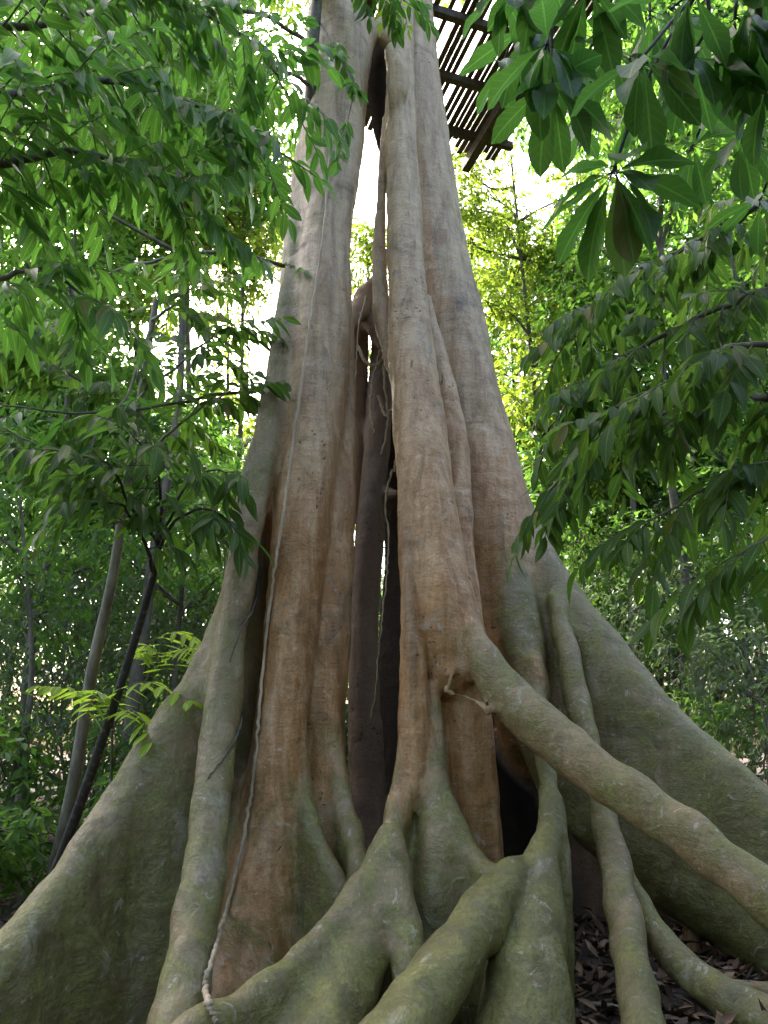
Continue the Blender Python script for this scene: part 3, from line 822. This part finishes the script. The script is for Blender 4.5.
def umbrella_tree():
    f = foot(2400, 1.9)
    f = np.array([2.7, 1.9, 0.0])
    root = empty('umbrella_leaf_tree', f, 'tree with whorls of large paddle shaped leaves on thin stems, upper right corner', 'tree')
    T = Tubes(); W = Tubes(); L = Leaves()
    T.add(spline([f - [0, 0, 0.1], f + [0.05, 0.1, 2], f + [-0.1, 0.2, 4.2], f + [-0.2, 0.3, 5.2]], 8), (0.09, 0.04), 9)
    top = f + np.array([-0.1, 0.2, 4.3])
    hub = []
    for path in ([(768, -60, 2.6), (690, -40, 2.5), (600, -20, 2.45), (520, -30, 2.4)], [(800, 20, 2.3), (750, 0, 2.2), (700, -12, 2.15)],
                 [(830, 90, 2.6), (780, 60, 2.6), (735, 40, 2.65)]):
        P = spline([top] + [at(*p) for p in path], 8); T.add(P, (0.03, 0.008), 7); hub.append(P)
    H = np.vstack(hub)
    spots = [(613, 172, 2.35, 13, .36), (548, 45, 2.3, 9, .33), (690, 60, 2.3, 10, .34), (742, 135, 2.75, 8, .29), (650, 15, 2.5, 8, .30), (735, 20, 2.2, 9, .32),
             (590, -15, 2.3, 9, .32), (690, 150, 3.0, 7, .27), (760, 200, 3.1, 7, .27), (575, 120, 3.0, 7, .27), (540, -40, 2.4, 8, .31), (640, 105, 3.1, 7, .27),
             (770, 75, 2.3, 9, .32), (530, 25, 2.7, 7, .29), (610, 50, 2.6, 9, .31), (670, 10, 2.8, 8, .29), (720, 95, 2.9, 7, .28), (500, -10, 2.5, 8, .30),
             (690, -10, 2.0, 9, .33), (640, 60, 2.1, 8, .32), (760, -10, 2.1, 8, .32), (505, 60, 2.9, 6, .27), (552, 85, 2.4, 8, .31)]
    for px, py, Y, n, ll in spots:
        lw = ll * 0.34
        c = at(px, py, Y)
        s = H[np.argmin(np.linalg.norm(H - (c + [0, 0, 0.3]), axis=1))]
        whorl(W, L, c, s, n, ll, lw)
    T.build('trunk', M_TWIG, root); W.build('leaf_stems', M_DARKSTEM, root)
    L.build('crown', LM_BIG, root, segs=8, prof=prof_obovate, fold=0.14, droop=0.2, wave=0.22)


umbrella_tree()

near_tree('glossy_leaved_tree', 'glossy dark leaved tree standing off to the right, branches drooping in at mid height', 'tree',
          np.array([3.3, 3.2, 0]), [('w', 3.2, 3.2, 1.6), ('w', 3.1, 3.3, 3.0), ('w', 3.0, 3.4, 4.4)], (0.10, 0.04),
          [([('w', 3.1, 3.3, 3.2), (800, 290, 3.4), (730, 300, 3.5), (660, 330, 3.7), (600, 370, 3.9), (560, 410, 4.0)], (0.024, 0.007), 26),
           ([('w', 3.15, 3.3, 2.8), (800, 400, 3.3), (740, 395, 3.4), (670, 410, 3.6), (610, 440, 3.8), (555, 480, 3.9)], (0.022, 0.007), 26),
           ([('w', 3.15, 3.25, 2.4), (810, 470, 3.2), (760, 470, 3.3), (710, 490, 3.4), (660, 520, 3.5)], (0.018, 0.006), 13),
           ([('w', 3.1, 3.3, 3.5), (800, 200, 3.4), (740, 220, 3.5), (680, 250, 3.7), (620, 280, 3.9), (575, 330, 4.1)], (0.022, 0.007), 26),
           ([('w', 3.1, 3.3, 3.0), (790, 350, 3.0), (740, 350, 3.0), (690, 380, 3.1), (650, 410, 3.2)], (0.020, 0.006), 15),
           ([('w', 3.2, 3.2, 2.2), (810, 545, 3.0), (770, 540, 3.0), (735, 560, 3.1)], (0.014, 0.005), 5)],
          LM_DARK, M_TWIG, 0.175, 0.066, 11, 0.46, hang=0.6, t0=0.02)


# ---- pinnate seedlings, their sunlit look put into the lime leaf colour
def frond(T, L, pts, n, ll, lw, r=0.004):
    P = spline([at(*p) for p in pts], 8); T.add(P, (r, r * 0.4), 5)
    m = len(P) - 1
    for i in range(n):
        t = 0.22 + 0.78 * i / (n - 1)
        x = t * m; j = min(int(x), m - 1); b = P[j] + (P[j + 1] - P[j]) * (x - j); ax = unit(P[j + 1] - P[j])
        s = unit(np.cross(ax, [0, 0, 1]))
        for q in (-1, 1):
            d = ax * 0.5 + s * q * 0.9 + np.array([0, 0, -0.35 + rng.normal(0, 0.12)])
            k = ll * (1 - 0.45 * abs(t - 0.55)) * rng.uniform(0.9, 1.1)
            L.add(b, d, np.array([0, 0, 1.0]) + s * q * 0.4 + rng.normal(0, 0.1, 3), k, lw)


def pinnate(name, label, f, stem_top, fronds, ll, lw, mat=LM_LIME, n=8):
    root = empty(name, f, label, 'plant')
    T = Tubes(); W = Tubes(); L = Leaves()
    a = np.array(f, float); b = at(*stem_top)
    T.add(spline([a - [0, 0, 0.05], (a + b) / 2 + rng.normal(0, 0.04, 3), b], 6), (0.016, 0.009), 6)
    for p in fronds: frond(W, L, [stem_top] + p, n, ll, lw)
    T.build('stem', M_TWIG, root); W.build('leaf_stalks', M_TWIG, root)
    L.build('foliage', mat, root, segs=5, prof=prof_elliptic, fold=0.15, droop=0.15)


pinnate('pinnate_seedling', 'lime green pinnate seedling glowing between the two left saplings and the big buttress', foot(118, 6.0), (112, 730, 5.7),
        [[(120, 694, 5.4), (150, 682, 5.15), (190, 700, 5.0)], [(95, 700, 5.5), (70, 688, 5.3), (40, 686, 5.2)], [(125, 710, 5.3), (140, 716, 5.1), (152, 742, 4.95)],
         [(110, 706, 5.5), (96, 690, 5.3), (88, 712, 5.1)]], 0.19, 0.07)
pinnate('fern_like_seedling', 'small fern like seedling with fine bright leaflets just left of the buttress top', foot(170, 6.6), (168, 690, 6.5),
        [[(160, 650, 6.4), (172, 632, 6.3), (200, 640, 6.2), (206, 662, 6.1)], [(178, 655, 6.2), (192, 648, 6.0), (206, 668, 5.9)], [(160, 660, 6.4), (148, 645, 6.3), (140, 655, 6.2)]], 0.22, 0.05, n=11)
pinnate('pinnate_shrub', 'leafy pinnate shrub with long bright leaves behind the left edge of the fig', foot(215, 8.0), (225, 560, 7.6),
        [[(210, 480, 7.3), (190, 455, 7.1), (168, 470, 6.9)], [(235, 480, 7.4), (245, 440, 7.2), (262, 440, 7.0)], [(215, 500, 7.6), (200, 500, 7.5), (175, 520, 7.3)],
         [(230, 500, 7.7), (238, 470, 7.6), (232, 440, 7.6)], [(220, 530, 7.5), (200, 540, 7.3), (185, 560, 7.2)]], 0.24, 0.06, mat=LM_MID, n=10)

# ---- background trees: each its own trunk, limbs and leaf clumps
G_BG = 'forest trees behind the fig'
def bg(name, label, fpx, fY, clumps, mat, dens, ll, tr=0.12, wood=M_TWIG, **k):
    tr = tr * 0.62
    return clump_tree(name, label, 'tree', foot(fpx, fY), clumps, mat, wood, dens, ll, ll * 0.42, tr, G_BG, **k)


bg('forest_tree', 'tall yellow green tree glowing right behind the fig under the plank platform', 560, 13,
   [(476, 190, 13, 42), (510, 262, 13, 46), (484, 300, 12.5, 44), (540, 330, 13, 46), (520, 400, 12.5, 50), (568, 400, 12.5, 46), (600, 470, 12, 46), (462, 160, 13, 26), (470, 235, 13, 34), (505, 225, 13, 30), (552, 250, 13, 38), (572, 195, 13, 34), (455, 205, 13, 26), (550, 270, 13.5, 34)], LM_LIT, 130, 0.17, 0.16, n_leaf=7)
bg('forest_tree', 'feathery green tree behind the fig, right of the yellow one', 640, 11,
   [(612, 330, 11, 60), (600, 250, 11, 44), (660, 280, 11, 52), (640, 400, 10.5, 56), (590, 300, 11.5, 44), (690, 360, 11, 55)], LM_MID, 100, 0.18, 0.14, n_leaf=7)
bg('forest_tree', 'tall green tree filling the sky behind the umbrella leaves, top right', 720, 9,
   [(640, 90, 9, 74), (710, 60, 9, 76), (756, 150, 9, 70), (600, 20, 9, 62), (690, 180, 9, 60), (770, 30, 9, 74), (560, 70, 9.5, 40), (640, 200, 9.2, 40)], LM_MID, 90, 0.18, 0.15, n_leaf=7)
bg('forest_tree', 'dense green tree behind the glossy leaves at the right edge', 790, 8.5,
   [(740, 300, 8.5, 72), (765, 400, 8.5, 70), (700, 440, 9, 60), (740, 500, 8.5, 60), (790, 230, 8.5, 80)], LM_MID, 100, 0.16, 0.13, n_leaf=7)
bg('forest_tree', 'sunlit tree behind the far left foliage, mid height', 20, 9,
   [(40, 330, 9, 60), (20, 250, 9, 60), (90, 270, 9.5, 50), (70, 420, 9, 60), (10, 450, 9, 70), (120, 200, 9.5, 48)], LM_MID, 100, 0.17, 0.13, n_leaf=7)
bg('forest_tree', 'tall bright tree filling the sky at the top left', 110, 8.5,
   [(60, 60, 8.5, 80), (150, 90, 9, 74), (20, 160, 8.5, 70), (220, 60, 9.5, 60), (110, -10, 8.5, 80), (90, 170, 9, 60), (200, 150, 9.5, 58), (265, 30, 10, 44), (262, 110, 10, 38)], LM_MID, 85, 0.19, 0.15, n_leaf=7)
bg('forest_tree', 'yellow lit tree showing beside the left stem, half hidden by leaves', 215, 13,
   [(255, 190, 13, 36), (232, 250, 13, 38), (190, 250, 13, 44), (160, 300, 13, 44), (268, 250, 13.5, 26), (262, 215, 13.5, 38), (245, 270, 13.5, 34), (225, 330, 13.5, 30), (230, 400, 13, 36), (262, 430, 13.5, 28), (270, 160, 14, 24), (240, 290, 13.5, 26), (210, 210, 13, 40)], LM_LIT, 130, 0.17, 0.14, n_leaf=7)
bg('forest_tree', 'green tree low behind the dark sapling crown', 170, 9,
   [(190, 500, 9, 46), (230, 530, 9.5, 42), (150, 560, 9, 50), (215, 580, 9.5, 44), (100, 540, 9, 54), (250, 480, 10, 30)], LM_MID, 110, 0.15, 0.10, n_leaf=7)
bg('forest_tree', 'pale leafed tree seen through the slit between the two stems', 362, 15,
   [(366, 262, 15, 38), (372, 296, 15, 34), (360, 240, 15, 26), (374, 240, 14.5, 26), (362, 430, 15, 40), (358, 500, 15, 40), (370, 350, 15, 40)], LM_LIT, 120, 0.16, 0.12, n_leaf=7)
bg('forest_tree', 'leafy tree at the far left edge above the undergrowth', -10, 7.5,
   [(5, 560, 7.5, 62), (40, 610, 8, 52), (-30, 480, 7.5, 70), (30, 520, 8, 50)], LM_MID, 110, 0.15, 0.09, n_leaf=7)

GAPS = ((256, 340, 32, 62), (366, 195, 16, 36), (522, 180, 34, 28))


def fill_tree(label, fpx, Y, y0, y1, w, mat, ll, dens=62, rp=64, step=56, per=3, tr=0.14, n_leaf=7):
    cl = []
    y = y0
    while y < y1:
        for _ in range(per):
            x = fpx + rng.uniform(-w, w); yy = y + rng.uniform(-28, 28); Yc = Y + rng.uniform(-1.2, 1.4); r = rp * rng.uniform(0.7, 1.2)
            if all(((x - g[0]) / (g[2] + r * 0.8)) ** 2 + ((yy - g[1]) / (g[3] + r * 0.8)) ** 2 > 1 for g in GAPS) and not (300 - r * .6 < x < 540 and yy < 165):
                cl.append((x, yy, Yc, r))
        y += step
    bg('forest_tree', label, fpx, Y, cl, mat, dens, ll, tr, n_leaf=n_leaf)


fill_tree('tall forest tree in the upper left, furthest left of the high crowns', -30, 12.5, -60, 520, 100, LM_MID, 0.26)
fill_tree('tall forest tree in the upper left whose crown stands above the pale sapling', 95, 13.5, -60, 520, 105, LM_FAR, 0.26)
fill_tree('tall forest tree reaching up just left of the fig, behind the long thin boughs', 205, 13, -60, 260, 95, LM_MID, 0.25)
fill_tree('lower forest tree behind the leaves at mid left', 160, 12, 410, 620, 110, LM_FAR, 0.22)
fill_tree('tall forest tree behind the right trunk foliage, nearest the fig on that side', 600, 13.5, 60, 540, 62, LM_FAR, 0.24)
fill_tree('tall forest tree in the upper right with loose green crown', 690, 13, -60, 540, 95, LM_MID, 0.25)
fill_tree('tall forest tree at the far upper right edge', 800, 12.5, -60, 560, 100, LM_FAR, 0.26)
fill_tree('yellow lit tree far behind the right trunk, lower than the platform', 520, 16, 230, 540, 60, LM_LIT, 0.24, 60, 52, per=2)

fill_tree('yellow green tree standing far behind the right trunk, tallest there', 535, 17, 150, 480, 62, LM_MID, 0.24, 60, 46, step=44, per=2)
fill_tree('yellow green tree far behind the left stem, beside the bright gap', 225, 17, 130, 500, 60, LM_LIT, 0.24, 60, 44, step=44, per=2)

# ---- understorey bushes
G_SH = 'understorey bushes'
def bush(label, fpx, fY, clumps, mat, dens, ll, ratio=0.42, **k):
    return clump_tree('bush', label, 'bush', foot(fpx, fY), clumps, mat, M_TWIG, dens, ll, ll * ratio, 0.03, G_SH, **k)


bush('grey green bush right of the olive buttress, close to its top edge', 640, 8.2, [(620, 610, 8.2, 40), (650, 640, 8, 44), (690, 650, 8, 44), (665, 580, 8.3, 44)], LM_GREY, 190, 0.10)
bush('silvery bush low at the right edge beyond the buttress', 745, 7.4, [(740, 690, 7.4, 48), (765, 640, 7.4, 50), (715, 660, 7.6, 38), (770, 740, 7.2, 50)], LM_GREY, 190, 0.10)
bush('tall thin leaved bush behind the drooping glossy leaves', 720, 9.5, [(700, 560, 9.5, 54), (740, 580, 9.5, 54), (640, 540, 9.5, 50), (770, 560, 9, 50), (590, 540, 10, 40)], LM_MID, 150, 0.12)
bush('dim bush in the shade just behind the right buttress shoulder', 600, 9.5, [(585, 590, 9.8, 30), (610, 570, 9.5, 36), (570, 540, 9.8, 30)], LM_DARK, 170, 0.11)
bush('dusky bush behind the pale sapling stem', 70, 9.5, [(60, 640, 9.5, 56), (110, 630, 9.8, 54), (30, 690, 9.2, 60), (90, 710, 9.2, 54), (20, 620, 9.5, 54)], LM_GREY, 160, 0.11)
bush('grey fine leaved bush behind the fern like seedling', 190, 10, [(180, 610, 10, 50), (225, 600, 10, 40), (150, 660, 9.6, 46), (200, 640, 9.8, 44), (130, 590, 10, 44)], LM_GREY, 170, 0.11)
bush('dark bush at the foot of the saplings, lower left', 60, 7.4, [(50, 780, 7.4, 52), (100, 770, 7.4, 48), (15, 760, 7.4, 54), (130, 740, 7.6, 40)], LM_DARK, 150, 0.13)
bush('bright low bush at the bottom left edge', 0, 6.4, [(5, 830, 6.4, 36), (-20, 870, 6.4, 44), (30, 850, 6.6, 26)], LM_MID, 170, 0.13)
bush('small leafy bush between dark sapling and big buttress', 120, 6.7, [(115, 800, 6.8, 30), (95, 830, 6.7, 26), (140, 770, 6.9, 26)], LM_MID, 190, 0.14)


def fill_bush(label, fpx, Y, x0, x1, y0, y1, n, rp, mat, dens, ll):
    cl = [(rng.uniform(x0, x1), rng.uniform(y0, y1), Y + rng.uniform(-0.7, 0.7), rp * rng.uniform(0.7, 1.25)) for _ in range(n)]
    bush(label, fpx, Y, cl, mat, dens, ll)


fill_bush('wide bush closing the view at far left, under the tall crowns', 20, 11, -70, 110, 560, 780, 14, 48, LM_GREY, 80, 0.15)
fill_bush('wide bush closing the view between the saplings and the buttress', 160, 11.5, 90, 240, 560, 740, 12, 44, LM_FAR, 80, 0.15)
fill_bush('low bush hiding the ground behind the sapling feet', 90, 8.8, 0, 170, 720, 830, 9, 38, LM_FAR, 110, 0.13)
fill_bush('leafy bush at the left edge, below the sunlit one', -20, 7.2, -90, 50, 700, 850, 8, 42, LM_MID, 110, 0.13)
fill_bush('fresh green bush at the very left, level with the foot of the saplings', -10, 6.3, -50, 34, 800, 900, 8, 26, LM_MID, 150, 0.12)
fill_bush('wide bush closing the view beyond the buttress shoulder', 630, 12, 560, 690, 500, 680, 12, 44, LM_FAR, 80, 0.15)
fill_bush('wide bush closing the view at the right edge', 760, 11, 670, 850, 520, 740, 14, 48, LM_GREY, 80, 0.15)
fill_bush('low bush tucked against the top of the olive buttress, right', 730, 8.2, 670, 830, 680, 790, 8, 40, LM_FAR, 120, 0.12)

# ---- far wood on rising ground: nobody could count it
def far_wood():
    L = Leaves(); T = Tubes()
    for i in range(260):
        a = R(rng.uniform(-62, 62)); d = rng.uniform(15, 26)
        z = rng.uniform(0.3, 1) ** 1.2 * (5.0 + 0.28 * d) * (0.75 if abs(math.degrees(a)) < 14 else 1.0)
        r = rng.uniform(0.9, 1.9)
        cloud(L, np.array([math.sin(a) * d, math.cos(a) * d, z * 0.8]), (r, r, r * 0.8), 70, 7, 0.26, 0.12, 0.5, 0.2)
        if i % 3 == 0:
            b = np.array([math.sin(a) * d, math.cos(a) * d, 0])
            T.add(spline([b, b + [rng.normal(0, .3), 0, z * 0.5], b + [rng.normal(0, .4), 0, z]], 4), (0.12, 0.05), 6)
    for i in range(230):            # unseen wood added behind the viewer, low at left to steer the light
        a = R(rng.uniform(66, 294)); d = rng.uniform(6.5, 12)
        z = rng.uniform(0.05, 1) * (9.0 if a < R(205) else 2.8)
        cloud(L, np.array([math.sin(a) * d, math.cos(a) * d, z]), (1.3, 1.3, 1.1), 60, 7, 0.28, 0.14, 0.5, 0.2)
    o = L.build('far_wood', LM_GREY, None, segs=1)
    tag(o, 'mass of dim far forest foliage closing the view, plus an unseen ring shaping the light', 'far forest', kind='stuff')
    t = T.build('trunks', M_TWIG, o)
    t['kind'] = 'stuff'


far_wood()


# ---- crown of the fig: limbs above the fork and leaf bunches dipping into the frame
def fig_crown():
    T = Tubes(); L = Leaves()
    tops = [(at(345, -160, 6.0), 0.26), (at(404, -160, 6.9), 0.24), (at(404, -40, 6.2), 0.12)]
    for p, r in tops:
        for q in range(4):
            a = rng.random() * 6.28
            e = p + np.array([math.cos(a) * rng.uniform(1.5, 3), abs(math.sin(a)) * 2.0, rng.uniform(2.0, 3.6)])
            T.add(spline([p - [0, 0, 0.5], p + (e - p) * 0.4 + [0, 0, 0.5], e], 8), (r * 0.75, 0.03), 8)
            cloud(L, e, (1.2, 1.2, 0.8), 110, 8, 0.16, 0.065, 0.35, 0.2)
    for px, py, Y in ((372, -8, 5.5), (352, -20, 5.4), (400, 4, 5.5), (330, -10, 5.6), (412, -20, 5.6)):
        c = at(px, py, Y)
        T.add(spline([at(385, -60, 6.1), (c + at(385, -60, 6.1)) / 2 + [0, 0, .1], c], 6), (0.014, 0.004), 5)
        for _ in range(5):
            twig(T, L, c, rdir()[0] + [0, -0.3, -0.3], 0.25, 7, 0.15, 0.05)
    T.build('limbs', M_TWIG, FIG)
    L.build('crown', LM_LIME, FIG, segs=3)


fig_crown()


# ---- old plank platform high in the tree
def platform():
    c = np.array([0.95, 8.12, 10.4])
    root = empty('plank_platform', c, 'weathered slatted plank platform high up behind the forked top, light leaking through its gaps', 'platform')
    yaw = R(18.5)
    ex = np.array([math.cos(yaw), math.sin(yaw), 0]); ey = np.array([-math.sin(yaw), math.cos(yaw), 0]); ez = np.array([0, 0, 1.0])
    def box(ctr, sx, sy, sz, store, tilt=0.0):
        V = []
        for i in (-1, 1):
            for j in (-1, 1):
                for k in (-1, 1):
                    V.append(ctr + ex * (i * sx / 2) + ey * (j * sy / 2) + ez * (k * sz / 2 + tilt * j))
        b = len(store[0])
        store[0].extend(V)
        for f in ((0, 1, 3, 2), (4, 6, 7, 5), (0, 4, 5, 1), (2, 3, 7, 6), (0, 2, 6, 4), (1, 5, 7, 3)): store[1].append([b + q for q in f])
    def out(name, s): return mesh_np(name, np.array(s[0]), [np.array(s[1])], M_PLANK, root, smooth=False)
    deck = ([], [])
    x = -1.45
    while x < 1.5:
        w = rng.uniform(0.06, 0.09)
        ln = 3.4 + rng.normal(0, 0.12)
        if rng.random() > 0.06:
            box(c + ex * (x + w / 2) + ey * rng.normal(0, 0.06) + ez * rng.normal(0, 0.004), w, ln, 0.025, deck, rng.normal(0, 0.008))
        x += w + rng.uniform(0.008, 0.024)
    out('deck', deck)
    for y in (-1.35, -0.5, 0.4, 1.3):
        s = ([], []); box(c + ex * 0.02 + ey * y - ez * 0.085, 3.15, 0.09, 0.12, s); out('joist', s)
    for px, py in ((330, 150), (404, 150)):
        q = at(px, py, 9.4); hgt = c[2] - 0.3
        s = ([], []); box(np.array([q[0], q[1], hgt / 2 - 0.05]), 0.16, 0.16, hgt + 0.1, s); out('post', s)
    for xx in (-1.35, 1.0):
        s = ([], []); box(c + ex * xx - ez * 0.235, 0.13, 3.6, 0.17, s); out('beam', s)


platform()

# ---- vines
def vine(name, label, pts, r, mat=M_VINE, wob=0.006, cat='vine', twist=True):
    P = spline([at(*p) for p in pts], 14)
    P = P + np.cumsum(rng.normal(0, wob, P.shape), 0) * 0.35 + rng.normal(0, wob * 0.5, P.shape)
    T = Tubes(); T.add(P, (r[0], r[1]), 7)
    rr = np.linspace(r[0], r[1], len(P)) * (1 + 0.18 * rng.normal(size=len(P)))
    T2 = Tubes(); T2.add(P, np.clip(rr, r[0] * 0.4, None), 7)
    o = T2.build(name, mat)
    return tag(o, label, cat)


def on_fig(px, py, off=0.02, far=6.0):
    d = unit(at(px, py, 5.0) - EYE)
    h = FIGBVH.ray_cast(Vector(EYE), Vector(d))
    if h[0] is None: return at(px, py, far)
    return np.array(h[0]) - d * off


def surface_vine(name, label, pix, r, off=0.015, slack=3, wob=0.003, cat='vine', group=None, mat=M_VINE):
    S = spline(np.array(pix, float), 10)
    P = np.array([on_fig(x, y, off) for x, y in S])
    dist = np.array([np.linalg.norm(p - EYE) for p in P])
    k = slack
    dm = np.array([dist[max(0, i - k):i + k + 1].min() for i in range(len(P))])     # hangs across grooves
    dm = np.convolve(np.pad(dm, 3, 'edge'), np.ones(7) / 7, 'valid')
    P = EYE + (P - EYE) * (np.minimum(dm, dist) / dist)[:, None]
    P = P + rng.normal(0, wob, P.shape)
    nz = np.convolve(rng.normal(size=len(P) + 4), np.ones(5) / 5, 'valid')
    rr = np.linspace(r[0], r[1], len(P)) * (1 + 0.3 * nz)
    T = Tubes(); T.add(P, np.clip(rr, r[1] * 0.4, None), 7)
    return tag(T.build(name, mat), label, cat, group)


surface_vine('climbing_vine', 'pale rope like vine hanging the whole length of the left stem', [(330, 150), (323, 235), (314, 295), (304, 365), (293, 445), (283, 515), (275, 565), (268, 620), (262, 680),
             (257, 740), (251, 795), (242, 845), (228, 905), (213, 955), (205, 985), (209, 1004), (216, 1022)], (0.010, 0.013), off=0.018)
surface_vine('creeping_root', 'thin dark runner slanting over the edge strip of the left stem', [(262, 560), (254, 606), (240, 632), (230, 662)], (0.010, 0.004), off=0.002, cat='runner', mat=M_TWIG)
surface_vine('creeping_root', 'thin runner curving down the strip root, below the other runner', [(243, 712), (236, 738), (222, 760), (208, 778)], (0.009, 0.004), off=0.002, cat='runner', mat=M_TWIG)
G_H = 'thin roots hanging in the hollow'
tag(vine('hanging_root', 'thin root hanging along the left wall of the hollow', [(366, 296, 6.2), (358, 330, 6.1), (355, 390, 6.0), (353, 440, 6.0), (352, 480, 5.95)], (0.008, 0.006), cat='hanging root'), group=G_H)
tag(vine('hanging_root', 'looping root hanging from the knobbed stub into the dark', [(384, 322, 6.3), (380, 352, 6.3), (373, 380, 6.3), (370, 410, 6.3), (374, 436, 6.3)], (0.010, 0.008), cat='hanging root'), group=G_H)
tag(vine('hanging_root', 'wiry root crossing the face of the inner grey stem', [(392, 470, 6.15), (386, 496, 6.2), (388, 540, 6.2), (384, 600, 6.15), (378, 650, 6.1), (372, 715, 6.1)], (0.009, 0.004), cat='hanging root'), group=G_H)

# ---- dead sticks on the litter
G_ST = 'dead sticks on the forest floor'
def stick(label, a, b_, r):
    A = np.array([*a, 0]); B = np.array([*b_, 0])
    P = spline([A + [0, 0, ground_z(*a) + 0.03], (A + B) / 2 + [rng.normal(0, .03), rng.normal(0, .03), ground_z(*((A + B) / 2)[:2]) + 0.05], B + [0, 0, ground_z(*b_) + 0.03]], 6)
    T = Tubes(); T.add(P, (r, r * 0.6), 6)
    tag(T.build('fallen_stick', M_PALESTEM), label, 'stick', G_ST)
stick('short pale stick leaning by the snaking surface root', (1.62, 4.05), (1.55, 3.75), 0.014)
stick('long thin stick on the litter right of the green saddle root', (1.05, 4.35), (1.28, 4.1), 0.010)
stick('grey stick lying on the litter below the olive buttress', (1.95, 4.75), (2.5, 4.5), 0.014)
stick('curved stick on the litter at the right edge', (2.2, 4.25), (2.75, 4.35), 0.012)

for lab, pp in (('root dangling in front of the inner stem top', [(388, 340, 6.2), (384, 375, 6.2), (387, 420, 6.2), (381, 455, 6.2)]),
                ('short root looped across the upper hollow', [(357, 345, 6.25), (366, 362, 6.2), (378, 366, 6.2), (390, 352, 6.1)]),
                ('kinked root near the narrow end of the hollow', [(378, 395, 6.3), (386, 415, 6.3), (394, 412, 6.2), (398, 440, 6.15), (395, 470, 6.15)])):
    tag(vine('hanging_root', lab, pp, (0.016, 0.008), cat='hanging root'), group=G_H)


# ------------------------------------------------------------------ ground
def build_ground():
    u = np.concatenate([-np.geomspace(27, 7, 12)[:-1], np.linspace(-7, 7, 120), np.geomspace(7, 27, 12)[1:]])
    n = len(u); V = np.array([[x, y + 5.0, ground_z(x, y + 5.0)] for y in u for x in u])
    i = np.arange(n - 1)
    a = (i[:, None] * n + i[None]).ravel()
    o = mesh_np('ground', V, [np.stack([a, a + 1, a + n + 1, a + n], 1)], M_GROUND)
    tag(o, kind='structure')


build_ground()


def build_litter():
    L = Leaves()
    n = 24000
    x = np.where(rng.random(n) < 0.4, rng.uniform(0.3, 4.2, n), rng.uniform(-6.5, 6.5, n)); y = 2.0 + 13 * rng.random(n) ** 1.6
    b = np.array([[p, q, ground_z(p, q) + abs(rng.normal(0.012, 0.016))] for p, q in zip(x, y)])
    d = unit(np.stack([rng.normal(size=n), rng.normal(size=n), rng.normal(0.1, 0.22, n)], 1))
    nn = np.stack([rng.normal(0, 0.35, n), rng.normal(0, 0.35, n), np.ones(n)], 1)
    L.add(b, d, nn, rng.uniform(0.06, 0.16, n), rng.uniform(0.025, 0.06, n))
    o = L.build('leaf_litter', M_LITTER, None, segs=3, fold=0.5, droop=-0.15)
    tag(o, 'brown dead leaves scattered over the forest floor', 'leaf litter', kind='stuff')


build_litter()


def build_twigs():
    T = Tubes()
    for _ in range(420):
        x = rng.uniform(-4, 4.5); y = rng.uniform(3.2, 9); a = rng.random() * 6.28; l = rng.uniform(0.08, 0.4)
        e = (x + math.cos(a) * l, y + math.sin(a) * l)
        m = ((x + e[0]) / 2 + rng.normal(0, .02), (y + e[1]) / 2 + rng.normal(0, .02))
        P = [np.array([*q, ground_z(*q) + rng.uniform(0.01, 0.04)]) for q in ((x, y), m, e)]
        r = rng.uniform(0.002, 0.006)
        T.add(spline(P, 3), (r, r * 0.6), 5)
    tag(T.build('twig_litter', M_TWIG), 'small broken twigs scattered through the dead leaves', 'twigs', kind='stuff')


build_twigs()

# ------------------------------------------------------------------ light, camera
def setup():
    w = bpy.data.worlds.new('World'); SC.world = w; w.use_nodes = True
    nt = w.node_tree; bg = nt.nodes['Background']
    sky = nt.nodes.new('ShaderNodeTexSky'); sky.sky_type = 'NISHITA'; sky.sun_disc = False
    az, el = R(SUN_AZ), R(SUN_EL)
    sky.sun_elevation = el; sky.sun_rotation = az
    sky.air_density = 1.0; sky.dust_density = 6.0; sky.ozone_density = 0.6
    nt.links.new(sky.outputs[0], bg.inputs[0]); bg.inputs[1].default_value = SKY
    ld = bpy.data.lights.new('sun', 'SUN'); ld.energy = SUN; ld.angle = R(0.53); ld.color = (1.0, 0.93, 0.80)
    lo = bpy.data.objects.new('sun', ld); COL.objects.link(lo)
    to = Vector((math.sin(az) * math.cos(el), math.cos(az) * math.cos(el), math.sin(el)))
    lo.rotation_euler = to.to_track_quat('Z', 'Y').to_euler(); lo.location = to * 30
    cd = bpy.data.cameras.new('camera'); cd.sensor_fit = 'VERTICAL'; cd.sensor_height = 24.0
    cd.lens = 24.0 * F / 1024.0; cd.clip_end = 500; cd.clip_start = 0.05
    co = bpy.data.objects.new('camera', cd); COL.objects.link(co)
    co.location = EYE; co.rotation_euler = (math.pi / 2 + PITCH, 0, 0)
    SC.camera = co
    vs = SC.view_settings
    SC.display_settings.display_device = 'sRGB'
    vs.view_transform = 'Standard'; vs.look = 'None'; vs.gamma = 1.0; vs.exposure = EXPOSURE
    SC.render.engine = 'CYCLES'
    cy = SC.cycles
    cy.use_denoising = True
    cy.max_bounces = 8; cy.diffuse_bounces = 5; cy.glossy_bounces = 2; cy.transmission_bounces = 4; cy.transparent_max_bounces = 4
    cy.sample_clamp_indirect = 6.0; cy.caustics_reflective = False; cy.caustics_refractive = False


SUN_AZ, SUN_EL = -28.0, 48.0      # azimuth from north (+y), negative is to the left
SUN, SKY, EXPOSURE = 2.8, 0.15, 2.8
setup()
